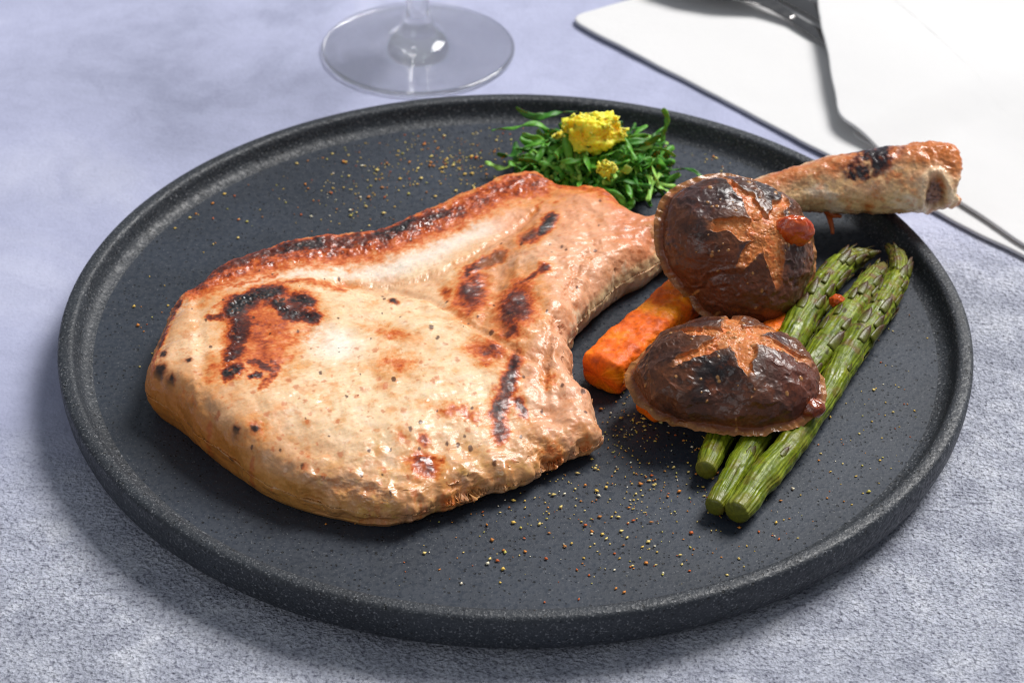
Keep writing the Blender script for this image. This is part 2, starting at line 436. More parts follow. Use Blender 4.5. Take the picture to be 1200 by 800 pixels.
def build_chop():
    NU, NT = 1500, 300
    ctl = np.array([at(a, b, ZF + z)[:2] for a, b, z in OUT])
    outl = catmull(ctl, NU, True)
    # raggedness of the outline
    o3 = np.column_stack([outl, np.zeros(NU)])
    t = np.roll(outl, -1, 0) - np.roll(outl, 1, 0); t /= np.linalg.norm(t, axis=1)[:, None]
    nrm = np.stack([t[:, 1], -t[:, 0]], 1)
    area_ = 0.5 * np.sum(outl[:, 0] * np.roll(outl[:, 1], -1) - np.roll(outl[:, 0], -1) * outl[:, 1])
    if area_ < 0: nrm = -nrm          # outward
    us, vs_ = plan(outl[:, 0], outl[:, 1], ZF)
    rag = 1.5 * sstep(400, 560, us) * sstep(330, 480, vs_) + 0.25
    outl = outl + nrm * (rag * (0.14 * fbm(o3, 1.3, 4, 3) + 0.05 * ridged(o3, 2.5, 2, 9)))[:, None]
    ctr = at(455, 395, ZF + 1.5)[:2]
    # distance-to-edge on a coarse grid
    gx = np.linspace(outl[:, 0].min() - .1, outl[:, 0].max() + .1, 260); gy = np.linspace(outl[:, 1].min() - .1, outl[:, 1].max() + .1, 240)
    GX, GY = np.meshgrid(gx, gy, indexing='ij')
    D = seg_dist(GX, GY, outl[::6], True)
    def dist(x, y):
        fx = np.clip((x - gx[0]) / (gx[1] - gx[0]), 0, len(gx) - 1.001); fy = np.clip((y - gy[0]) / (gy[1] - gy[0]), 0, len(gy) - 1.001)
        i = fx.astype(int); j = fy.astype(int); a = fx - i; b = fy - j
        return (D[i, j] * (1 - a) * (1 - b) + D[i + 1, j] * a * (1 - b) + D[i, j + 1] * (1 - a) * b + D[i + 1, j + 1] * a * b)
    Hc = [(200, 400, 1.75), (215, 470, 1.8), (300, 350, 1.75), (300, 450, 1.95), (330, 560, 1.45), (430, 300, 1.35), (430, 380, 1.75), (430, 480, 1.75), (450, 580, 1.25),
          (540, 245, 1.35), (530, 330, 1.55), (560, 450, 1.75), (560, 560, 1.2), (620, 215, 1.45), (640, 300, 1.9), (620, 380, 2.0), (640, 450, 1.75), (680, 500, 1.15), (650, 530, .8),
          (700, 260, 1.85), (760, 275, 1.55), (720, 300, 1.7), (520, 400, 1.7), (380, 430, 1.75), (250, 320, 1.5), (340, 290, 1.45)]
    Hp = np.array([at(a, b, ZF + h)[:2] for a, b, h in Hc]); Hv = np.array([h for _, _, h in Hc])
    def height(x, y):
        w = np.exp(-((x[:, None] - Hp[None, :, 0]) ** 2 + (y[:, None] - Hp[None, :, 1]) ** 2) / (2 * 1.15 ** 2)) + 1e-9
        return (w @ Hv) / w.sum(1)
    phi = np.linspace(0, 1, NT); tt = np.sin(phi * np.pi / 2) ** 0.85
    top = ctr[None, None] + tt[None, :, None] * (outl[:, None] - ctr)
    x = top[..., 0].ravel(); y = top[..., 1].ravel()
    d = dist(x, y); nr_ = np.tile(phi, NU) > .80; d[nr_] = seg_dist(x[nr_], y[nr_], outl[::4], True); d = np.maximum(d - .012 * (1 - np.clip(d / .1, 0, 1)), 0); d = np.where(np.tile(phi, NU) > .9999, 0, d)
    H = height(x, y)
    u, v = plan(x, y, ZT)
    # edge radius: steep wall at the cream side and left end, softer at the far fat edge
    zm = 0.45 * H
    r = 0.70 + 0.25 * fbm(np.column_stack([x, y, x * 0]), .8, 2, 5)
    q = np.clip(d / r, 0, 1)
    zc = zm + (H - zm) * np.sqrt(np.clip(1 - (1 - q) ** 2, 0, 1))
    topP = np.stack([x, y, ZF + zc], -1).reshape(NU, NT, 3)
    NS = 46
    k = np.linspace(0, 1, NS + 1)[1:]
    Ho = height(outl[:, 0], outl[:, 1]) * 0.45
    inset = 0.28 * (k[None] ** 2) * (0.7 + 0.6 * rag[:, None])
    sideP = np.concatenate([outl[:, None] - nrm[:, None] * inset[..., None], (ZF + Ho[:, None] * (1 - k[None]) + 0.004)[..., None]], -1)
    botc = np.concatenate([ctr, [ZF + .004]])
    botP = sideP[:, -1:] * 0.3 + botc * 0.7
    P = np.concatenate([topP, sideP, botP], 1)
    nv = P.shape[1]
    n0 = grid_normals(P, True)
    # orientation: outward/up
    sgn = 1 if n0[:, 20, 2].mean() > 0 else -1
    n0 = n0 * sgn
    n0[:, 0] = (0, 0, 1); n0[:, -1] = (0, 0, -1)
    Pf = P.reshape(-1, 3); nf = n0.reshape(-1, 3)
    u, v = plan(Pf[:, 0], Pf[:, 1], ZT)
    wz = np.clip((Pf[:, 2] - ZF) / 0.5, 0, 1)        # keep the underside flat
    warp = lambda a, s, sd: (a * fbm(Pf, s, 3, sd), a * fbm(Pf, s, 3, sd + 40))
    wx, wy = warp(7, 1.6, 11); wx2, wy2 = warp(3.2, 7, 13)
    U_ = u + wx + wx2; V_ = v + wy + wy2
    def line(pts, w, soft=.6, W=1.0):
        dd = seg_dist(u + W * (wx * .5 + wx2), v + W * (wy * .5 + wy2), pts); return 1 - sstep(w * (1 - soft), w * (1 + soft), dd)
    def blob(cx, cy, rx, ry, ang=0, soft=.35):
        c, s = math.cos(math.radians(ang)), math.sin(math.radians(ang)); a = U_ - cx; b = V_ - cy
        return 1 - sstep(1 - soft, 1 + soft, np.sqrt(((a * c + b * s) / rx) ** 2 + ((-a * s + b * c) / ry) ** 2))
    # ---------- relief
    front = sstep(480, 620, v + (u - 400) * .15)          # ragged lower front
    rib = sstep(-25, 25, (u - 540) - (v - 340) * 0.55) * sstep(300, 330, v + (u - 540) * .9)  # right of the sinew
    disp = 0.09 * fbm(Pf, .55, 3, 21) + 0.045 * fbm(Pf, 1.7, 3, 22) + 0.007 * fbm(Pf, 6, 3, 23)
    disp += (front * 1.35 + rib * .45 + .02) * (0.20 * fbm(Pf, 1.3, 2, 24) + 0.06 * ridged(Pf, 1.6, 1, 25) + .045 * fbm(Pf, 4.2, 3, 27) - .03)
    # long meat fibres, fanning
    fp = np.stack([(Pf[:, 0] * .8 + Pf[:, 1] * .35) * .9, (Pf[:, 1] * .8 - Pf[:, 0] * .35) * 5, Pf[:, 2] * 1.5], -1)
    disp += 0.03 * fbm(fp, .9, 3, 26)
    g1 = [(395, 322), (440, 325), (480, 322), (510, 314), (548, 298), (590, 268), (628, 240)]
    g2 = [(455, 328), (505, 345), (530, 362), (556, 383), (582, 401), (612, 418), (640, 432)]
    g3 = [(230, 332), (231, 370), (234, 395), (236, 430), (240, 470), (252, 500), (278, 520), (310, 532)]
    g4 = [(318, 549), (345, 553), (372, 550), (398, 551), (440, 556)]
    g5 = [(250, 330), (300, 312), (350, 300), (400, 292), (450, 284), (500, 262), (545, 238), (600, 218)]
    disp += -.07 * line(g1, 3.5, .9, .6) - .08 * line(g2, 3.5, .9, .4) - .04 * line(g3, 6, .9, .9) - .07 * line(g4, 3.5, .9, 1) - .03 * line(g5, 5, .9)
    disp += -.10 * line(g2, 20, .95, .5) - .07 * line(g1, 16, .95, .5) - .10 * line([(612, 262), (585, 300), (572, 335)], 16, .95, 1) + .07 * line([(300, 430), (400, 440), (470, 450)], 60, .95, .5) - .07 * line([(590, 300), (585, 340), (575, 375)], 10, .95, 1)
    for cr in ([(300, 572), (350, 585), (410, 592)], [(430, 560), (480, 575), (540, 570)], [(540, 540), (590, 548), (640, 530)], [(620, 500), (655, 505), (680, 498)], [(655, 380), (640, 410), (640, 440)], [(700, 290), (680, 310), (668, 340)]):
        disp -= .07 * line(cr, 5, .9, 1.6)
    disp += .04 * line([(x_ - 13, y_) for x_, y_ in g3], 11, .9, 1) + .05 * line([(a + 6, b + 12) for a, b in g2], 7, .9)
    wallf = sstep(.9, .3, np.abs(nf[:, 2])) * sstep(-3.5, -5.5, Pf[:, 1])
    disp += wallf * (.10 * fbm(Pf, 1.1, 3, 171) + .03 * ridged(Pf * [1, 1, 1.6], 1.0, 2, 172) - .02)
    # crack in the front edge, little tears
    for c in ([(500, 572), (498, 590), (503, 606)], [(648, 540), (672, 528), (700, 520)], [(600, 548), (612, 560)], [(560, 575), (566, 590)]):
        disp -= .11 * line([(a, b) for a, b in c], 3.0, .9, .5)
    # charred bits stand proud and crusty
    crust = line([(195, 350), (215, 330), (250, 312), (300, 292), (345, 281), (400, 276), (440, 270), (470, 258), (500, 248), (545, 228), (590, 208), (635, 202)], 14, .45, 1.2)
    crust_thin = line([(178, 430), (190, 385), (205, 350)], 6, .6, 1.2)
    disp += (crust + crust_thin * .5) * (.05 + .06 * fbm(Pf, 5, 3, 31))
    charA = line([(356, 352), (362, 366), (372, 378)], 6, .5, 1.2) + line([(318, 343), (296, 348), (276, 358), (267, 372)], 6, .5, 1.3) + line([(268, 372), (274, 392), (272, 412), (268, 432)], 6.5, .5, 1.5) + blob(276, 444, 13, 8, -20) + blob(298, 449, 5, 3.5) + line([(318, 342), (330, 362), (345, 372)], 5.5, .5, 1.2)
    charA = np.clip(charA, 0, 1)
    disp += charA * (.015 + .05 * fbm(Pf, 7, 2, 33))
    # flatten below
    amp = np.where(nf[:, 2] < -.5, 0, 1) * (0.25 + .75 * wz)
    # normals of the lower wall: damp
    Pn = Pf + nf * (disp * amp)[:, None]
    Pn[:, 2] = np.maximum(Pn[:, 2], ZF + .004)
    # ---------- colour
    C = lambda r_, g_, b_: lin(r_, g_, b_)
    col = np.tile(C(234, 202, 162), (len(Pf), 1))
    def over(mask, c, k=1.0):
        nonlocal col
        m = np.clip(mask * k, 0, 1)[:, None]; col = col * (1 - m) + c * m
    a1 = fbm(Pf, .8, 4, 51); a2 = fbm(Pf, 2.2, 4, 52); a3 = fbm(Pf, 6, 4, 53); a4 = fbm(Pf, 14, 3, 54)
    over(sstep(.0, .5, a1), C(240, 206, 166), .7)
    over(sstep(.05, .5, a2), C(222, 164, 106), .75)
    over(sstep(.1, .55, -a2), C(240, 214, 186), .6)
    dA = dist(Pf[:, 0], Pf[:, 1])
    over(sstep(2.4, .1, dA + .9 * a1) , C(202, 142, 92), .85); over(sstep(1.0, .1, dA + .6 * a2) * front, C(196, 136, 84), .6)
    over(rib, C(216, 162, 128), .75)
    over(rib * sstep(.05, .4, a2), C(204, 132, 92), .6)
    over(sstep(.05, .5, fbm(Pf, 1.2, 4, 58)), C(214, 150, 92), .5); over(sstep(.15, .5, fbm(Pf, 1.0, 4, 59)) * front, C(204, 140, 104), .6)
    over(sstep(470, 520, u) * sstep(500, 420, v) * sstep(330, 260, v), C(212, 142, 100), .35)
    # pale band between the crust and the eye
    band = line([(270, 318), (330, 302), (400, 297), (450, 296), (500, 280), (550, 255), (590, 238)], 20, .5)
    over(band, C(236, 222, 208), .85)
    over(blob(385, 405, 34, 20, 10, .6), C(244, 234, 220), .8)
    over(blob(215, 345, 26, 14, -40, .5), C(226, 214, 196), .6)
    # glazed pinkish top right
    over(line([(600, 230), (650, 235), (700, 250), (740, 272), (770, 278)], 34, .5), C(220, 148, 104), .75)
    over(line([(690, 260), (680, 320), (655, 370), (645, 430), (670, 480)], 30, .5), C(222, 160, 122), .6)
    over(line([(600, 205), (640, 212), (690, 220), (725, 238)], 9, .6), C(196, 92, 40), .8)
    over(line([(770, 262), (740, 262)], 22, .5), C(192, 98, 50), .5)
    # ochre film: pooled juices, more at the front edge
    over(front * sstep(-.1, .4, a2), C(216, 160, 92), .8)
    over(front * sstep(.1, .45, fbm(Pf, 3.3, 3, 60)), C(226, 178, 84), .7)
    over(front * sstep(.1, .4, -a2), C(226, 190, 160), .5)
    over(sstep(.15, .45, fbm(Pf, 3.0, 4, 61)) * (1 - band), C(206, 122, 56), .45)
    over(sstep(.28, .5, fbm(Pf, 5.0, 4, 62)) * (1 - band), C(184, 88, 32), .55)
    # browned patches
    ch = C(24, 17, 18)
    # heat field: how strongly each place was seared
    hx = 5.5 * fbm(Pf, 3.2, 3, 141) + 2.5 * fbm(Pf, 9, 2, 142); hy = 5.5 * fbm(Pf, 3.2, 3, 143) + 2.5 * fbm(Pf, 9, 2, 144)
    heat = np.zeros(len(Pf))
    def hl(pts, w, pk):
        nonlocal heat
        heat = np.maximum(heat, pk * np.exp(-.7 * (seg_dist(u + hx, v + hy, pts) / w) ** 2))
    def hb(cx, cy, rx, ry, an, pk):
        nonlocal heat
        c, s = math.cos(math.radians(an)), math.sin(math.radians(an)); a = u + hx - cx; b = v + hy - cy
        heat = np.maximum(heat, pk * np.exp(-.7 * (((a * c + b * s) / rx) ** 2 + ((-a * s + b * c) / ry) ** 2)))
    hb(314, 392, 56, 42, -30, .52); hb(310, 415, 34, 40, 10, .55); hb(300, 395, 30, 50, 10, .56); hl([(292, 356), (330, 350)], 18, .70); hb(345, 363, 30, 19, 20, .76)
    hl([(346, 350), (362, 356)], 10, 1.0); hl([(352, 372), (370, 374)], 8, 1.0); hl([(326, 358), (338, 370), (346, 374)], 9, 1.0)
    hl([(322, 342), (300, 348), (282, 355), (273, 366)], 12, 1.08); hl([(276, 362), (282, 375), (280, 395)], 17, .90); hl([(280, 395), (275, 420)], 15, .80)
    hl([(277, 424), (268, 430)], 6, .9); hl([(266, 446), (280, 442)], 8, 1.1); hl([(296, 449), (304, 448)], 4.5, .95); hl([(292, 432), (310, 436), (320, 442)], 6, .76)
    hl([(318, 430), (326, 436), (318, 452), (305, 462)], 4.5, .62); hl([(246, 372), (262, 373)], 5, .75); hb(250, 440, 14, 22, 0, .42); hb(300, 505, 22, 14, 0, .38)
    hl([(275, 333), (300, 325), (322, 318)], 3.5, .5); hl([(318, 331), (350, 326), (385, 329), (402, 334)], 6, .5); hl([(282, 345), (262, 352), (250, 360)], 3, .5)
    # rib side
    hb(552, 339, 22, 32, 8, .78); hb(604, 366, 25, 38, 14, .80); hb(600, 350, 12, 10, -30, .8); hb(598, 392, 17, 12, 0, .76); hb(523, 337, 8, 8, 0, .66); hl([(548, 313), (568, 304), (586, 294)], 7, .92)
    hb(620, 277, 17, 13, -30, .82); hl([(634, 272), (646, 256)], 8, 1.0); hl([(613, 335), (640, 318)], 6, .72); hl([(604, 422), (596, 450), (584, 476), (586, 492)], 11, .80)
    hb(584, 472, 8, 12, 10, 1.0); hb(610, 468, 12, 7, 45, .76); hb(571, 412, 24, 14, 10, .66); hb(568, 425, 12, 7, 0, .55); hb(630, 236, 12, 4, -35, .5); hb(655, 232, 10, 4, -20, .5)
    hb(497, 530, 20, 12, 0, .76); hb(498, 531, 5, 4, 0, 1.0); hb(496, 508, 8, 6, 30, .66); hb(516, 524, 6, 5, 0, .64); hb(470, 508, 10, 8, 0, .4); hb(530, 550, 14, 10, 0, .36)
    hb(545, 480, 45, 9, 6, .45); hb(460, 392, 34, 11, 10, .40); hb(465, 428, 30, 17, 0, .42); hb(405, 322, 20, 5, 0, .34); hb(462, 351, 5, 3, 20, .9); hb(645, 440, 10, 8, 0, .5); hb(648, 500, 18, 10, 0, .4)
    hb(660, 545, 30, 8, -15, .3); hb(690, 500, 12, 20, 0, .42)
    edge_l = [(205, 350), (228, 328), (255, 311), (300, 292), (345, 281), (400, 275), (440, 269), (475, 256), (505, 244), (550, 225), (592, 206), (635, 199)]
    hl([(a, b + 8) for a, b in edge_l[1:]], 19, .60)
    hl(edge_l[1:9], 12, .78); hl(edge_l[8:], 9, .62); hl([(330, 283), (375, 278)], 9, .95); hl([(440, 266), (470, 258), (484, 247)], 8, 1.0); hl([(505, 246), (525, 238)], 7, .9)
    hl([(645, 206), (690, 218), (722, 232)], 8, .5); hl([(186, 400), (196, 372), (210, 347)], 5, .72); hl([(176, 440), (184, 405)], 4, .5)
    hb(208, 468, 26, 20, 0, .40); hb(222, 475, 7, 6, 0, .95)
    hn = heat * 1.04 + sstep(.0, .3, heat) * (.24 * fbm(Pf, 2.6, 3, 151) + .17 * fbm(Pf, 7, 3, 152) + .1 * fbm(Pf, 18, 2, 153))
    over(sstep(.04, .36, hn), C(218, 146, 78), .8)
    over(sstep(.26, .50, hn), C(206, 98, 26), .9)
    over(sstep(.40, .66, hn) * sstep(-.4, .1, a3 + .2), C(158, 56, 14), .88)
    over(sstep(.56, .76, hn), C(84, 30, 16), .92)
    over(sstep(.74, .98, hn), C(40, 18, 20), .92)
    over(sstep(.92, 1.08, hn), C(20, 16, 18), .97)
    charA = sstep(.7, 1.0, hn)
    for cx, cy, r_ in ((188, 432, 4.5), (197, 443, 4), (222, 470, 5.5), (204, 468, 4), (192, 414, 4), (222, 425, 3), (331, 351, 3), (462, 352, 4), (300, 505, 4), (275, 502, 4), (268, 508, 3)):
        over(blob(cx, cy, r_ * 1.6, r_ * 1.5), C(160, 74, 26), .7); over(blob(cx, cy, r_, r_), ch, .95)
    # golden left end wall and lower wall, cream rib wall
    wall = sstep(.72, .25, nf[:, 2])
    u0, v0 = plan(Pf[:, 0], Pf[:, 1], ZF)
    over(wall * sstep(460, 330, u0) * sstep(380, 440, v0), C(206, 140, 62), .85)
    over(wall * sstep(330, 240, u0) * sstep(420, 480, v0), C(190, 112, 40), .8)
    over(wall * sstep(640, 660, u0) * sstep(450, 420, v0) * sstep(1.25, .95, (Pf[:, 2] - ZF)), C(226, 196, 150), .95)
    over(wall * sstep(640, 660, u0) * sstep(450, 420, v0) * sstep(.1, .4, a2), C(236, 216, 182), .7)
    # meat grain: pale fibres and darker lines between them, glaze collecting in the dimples
    gr = fbm(fp * [1, 2.2, 1], 1.6, 4, 161); gr2 = fbm(np.stack([fp[:, 1] * .25, fp[:, 0] * 6, fp[:, 2]], -1), 1.3, 3, 162)
    col *= (1 + .13 * gr + .05 * gr2)[:, None]
    over(sstep(.12, .4, -disp * 3 - .05 + .2 * a3) * (1 - crust), C(196, 118, 62), .4)
    over(sstep(.25, .45, fbm(Pf, 9, 3, 163)) * sstep(0, .3, a1 + .1), C(196, 112, 54), .35)
    # pepper specks
    rs = np.random.RandomState(5)
    sp = np.zeros(len(Pf))
    for i in range(150):
        cx, cy = rs.uniform(185, 745), rs.uniform(235, 600); r_ = rs.uniform(.8, 2.2) * rs.choice([1, 1, .8, 1.3])
        dd = (u + wx2 * .6 - cx) ** 2 + (v + wy2 * .6 - cy) ** 2
        sp = np.maximum(sp, 1 - sstep(r_ * r_ * .5, r_ * r_ * 1.6, dd))
    over(sp, C(72, 34, 18), .85)
    sp = np.zeros(len(Pf))
    for i in range(120):
        cx, cy = rs.normal([400, 300, 560, 470][i % 4], 60), rs.normal([470, 470, 480, 560][i % 4], 40); r_ = rs.uniform(1.2, 4)
        dd = (u + wx2 - cx) ** 2 + ((v + wy2 - cy) * 1.3) ** 2
        sp = np.maximum(sp, 1 - sstep(r_ * r_ * .3, r_ * r_ * 1.8, dd))
    over(sp, C(186, 88, 34), .6)
    # gloss: wet in the hollows and at the front edge
    gl = 0.34 - 0.26 * sstep(.0, .35, fbm(Pf, 1.4, 3, 71)) * (1 - .6 * rib) + .02 * a3
    gl = np.clip(gl + .16 * charA * sstep(-.1, .3, a2) - .05 * front, .04, .6)
    F = grid_faces(NU, nv, True)
    if sgn < 0: F = F[:, ::-1]
    return mesh_np('meat', Pn, F, M['meat'], color=col, rough=gl)

chop = empty('pork_chop', (at(450, 400, ZF)[0], at(450, 400, ZF)[1], ZF), 'thick bone-in pork chop with charred sear marks, filling the left of the plate', 'pork chop')
put(link('meat', build_chop()), chop)

def build_bone():
    ctr = [(752, 284, 1.9), (790, 268, 2.1), (850, 246, 2.3), (910, 228, 2.5), (960, 217, 2.62), (1005, 213, 2.7), (1050, 210, 2.8), (1090, 207, 2.9), (1122, 207, 2.95)]
    rad = [27, 25, 24, 26, 30, 37, 42, 44, 38]
    path = catmull(np.array([at(a, b, z) for a, b, z in ctr]), 340, False)
    r = np.interp(np.linspace(0, 1, 340), np.linspace(0, 1, len(rad)), rad) / 38.8
    endp = np.linspace(0, 1, 340)
    r = r * np.where(endp > .975, np.sqrt(np.clip(1 - ((endp - .975) / .025) ** 2 * .35, 0, 1)), 1)
    P, t, s, b, a = tube(path, r, 300)
    # cross-section: ridge on top, flat lower right facet
    f = 1 + .07 * np.cos(2 * a - .6)[:, None] + .05 * np.cos(3 * a + 1)[:, None] * endp[None] + .05 * np.cos(4 * a + .6)[:, None]
    P = path[None] + (P - path[None]) * f[..., None]
    P = close_tube(P)
    # end face: slanted, hollowed
    endc = P[:, -1]
    nP = P.shape[1]
    # extra rings on the end face
    last = P[:, -2]; c = last.mean(0)
    rings = []
    for k in np.linspace(1, 0, 26)[1:]:
        rings.append(c + (last - c) * k - t[-1] * (.16 * (1 - k) ** .5))
    P = np.concatenate([P[:, 1:-1]] + [q_[:, None] for q_ in rings], 1)
    n0 = grid_normals(P, True)
    mid = (P[:, 100] - path[100]); sg = 1 if (n0[:, 100] * mid).sum() > 0 else -1
    n0 *= sg; n0[:, -1] = t[-1]
    Pf = P.reshape(-1, 3); nf = n0.reshape(-1, 3)
    npar = P.shape[1]
    L = np.tile(np.concatenate([endp, np.full(25, 1.0)]), 300); A = np.repeat(a, npar)
    face = np.tile(np.concatenate([np.zeros(340), np.linspace(0, 1, 25)]), 300)
    disp = .10 * fbm(Pf, .9, 3, 81) + .05 * fbm(Pf, 2.5, 3, 82) + .02 * fbm(Pf, 8, 3, 83)
    knob = sstep(.78, .95, L); disp += knob * (.17 * fbm(Pf, 1.3, 3, 84) + .05 * ridged(Pf, 3, 2, 85))
    low = sstep(-.1, -.8, np.sin(A)) * sstep(.45, .6, L); disp += low * (.08 * ridged(Pf, 2.6, 3, 86))
    # hollow on the camera side near the end (socket)
    _cs = np.cos(A + 2.2 - math.pi + 1.3)
    Aw = (A - .05 + np.pi) % (2 * np.pi) - np.pi; hr = np.sqrt(((L - .925) / .038) ** 2 + ((Aw + .1) / .62) ** 2) + .2 * fbm(Pf, 2.5, 3, 87); hol = 1 - sstep(.6, 1.05, hr); disp += -.22 * hol + .07 * np.exp(-((hr - 1.25) / .25) ** 2)
    disp[face > 0] *= .6
    Pn = Pf + nf * disp[:, None]
    col = np.tile(lin(228, 186, 134), (len(Pf), 1))
    def over(mask, c_, k=1.0):
        nonlocal col
        m = np.clip(mask * k, 0, 1)[:, None]; col = col * (1 - m) + c_ * m
    lp = np.column_stack([L * 16, np.cos(A) * 2.2, np.sin(A) * 2.2])
    a1 = fbm(lp * [1, 1, 1], .5, 4, 91); a2 = fbm(Pf, 2.2, 4, 92); a3 = fbm(Pf, 6, 4, 93)
    over(sstep(-.1, .4, a1), lin(224, 170, 130), .8)
    over(sstep(.0, .4, a2), lin(210, 142, 84), .5)
    over(sstep(.35, -.1, np.sin(A) + .3 * a2) * sstep(-.9, -.3, np.sin(A)), lin(232, 200, 146), .8)
    over(sstep(.05, .35, -a1), lin(242, 224, 200), .75); over(sstep(.1, .35, fbm(lp, 1.4, 3, 97)), lin(208, 128, 74), .55)
    over(sstep(.62, 1.0, np.sin(A) + .3 * a2) , lin(190, 98, 40), .75)
    over(sstep(-.45, -.8, np.sin(A) + .15 * a2), lin(196, 104, 36), .85)
    over(sstep(-.5, -.9, np.sin(A)) * sstep(.5, .6, L) * sstep(0, .3, a2), lin(150, 110, 90), .8)
    over(np.exp(-((L - .72 - .03 * a2) / .02) ** 2) * sstep(.3, -.2, np.sin(A)), lin(196, 116, 40), .8)
    ck = np.exp(-((L - .755 + .07 * a2 + .03 * a3 + .03 * np.cos(A)) / .06) ** 2) * sstep(.5, .95, np.sin(A) + .35 * a2 + .2 * a3) * 1.15
    over(sstep(.1, .5, ck), lin(96, 36, 28), .9); over(sstep(.4, .75, ck * (1 + .4 * a3)), lin(22, 16, 24), .97)
    over(sstep(.82, .95, L) * sstep(.3, .7, np.sin(A)), lin(198, 110, 46), .8)
    over(np.exp(-((hr - 1.3) / .3) ** 2), lin(238, 208, 170), .8); over(hol, lin(150, 104, 88), .9); over(hol * sstep(-.1, .3, a3), lin(70, 42, 30), .85)
    over(sstep(.15, .45, fbm(Pf, 3.5, 4, 96)) * sstep(.1, .4, L), lin(198, 92, 34), .5)
    over(sstep(.1, .9, face), lin(196, 150, 112), .9); over(sstep(.5, .9, face), lin(120, 78, 56), .8)
    gl = np.clip(.2 - .12 * sstep(-.2, .4, a2), .05, .5)
    F = grid_faces(300, npar, True)
    if sg < 0: F = F[:, ::-1]
    return mesh_np('bone', Pn, F, M['bone'], color=col, rough=gl), path
bone_me, bone_path = build_bone()
bone = put(link('bone', bone_me), chop); bone['label'] = 'long pale rib bone with charred spot and browned knob'

def blobmesh(name, r3, mat, cfun, seed, n=60, amp=.2, scale=1.5, gloss=.15):
    a = np.linspace(0, 2 * np.pi, n, endpoint=False); b = np.linspace(-np.pi / 2, np.pi / 2, n // 2)
    A, B = np.meshgrid(a, b, indexing='ij')
    S = np.stack([np.cos(A) * np.cos(B), np.sin(A) * np.cos(B), np.sin(B)], -1)
    f = 1 + amp * fbm(S.reshape(-1, 3), scale, 4, seed).reshape(A.shape)
    P = S * f[..., None] * np.array(r3)
    Pf = P.reshape(-1, 3)
    return mesh_np(name, Pf, grid_faces(n, n // 2, True), mat, color=cfun(S.reshape(-1, 3)), rough=np.full(len(Pf), gloss))

def strand(name, pts, rad, mat, color, ns=10, n=24, seed=0, gloss=.15):
    path = catmull(np.array(pts), n, False); r = np.interp(np.linspace(0, 1, n), np.linspace(0, 1, len(rad)), rad)
    P, *_ = tube(path, r, ns); P = close_tube(P); Pf = P.reshape(-1, 3)
    Pf = Pf + (.25 * r.mean() * fbm(Pf, 4, 3, seed))[:, None]
    c = np.array(color)[None] * (1 + .35 * fbm(Pf, 3, 3, seed + 5))[:, None]
    return mesh_np(name, Pf, grid_faces(ns, n + 2, True), mat, color=c, rough=np.full(len(Pf), gloss))
# shreds of meat dangling below the bone
for i, pp in enumerate(([(962, 238, 2.0), (970, 250, 1.8), (974, 262, 1.6), (976, 274, 1.4)], [(966, 244, 2.0), (976, 252, 1.8), (986, 254, 1.75)], [(958, 240, 2.1), (972, 240, 2.0), (986, 246, 1.9)])):
    put(link('meat_shred', strand('meat_shred', [at(*p_) for p_ in pp], [.12, .11, .09, .05], M['bone'], lin(206, 100, 36), seed=i)), chop)

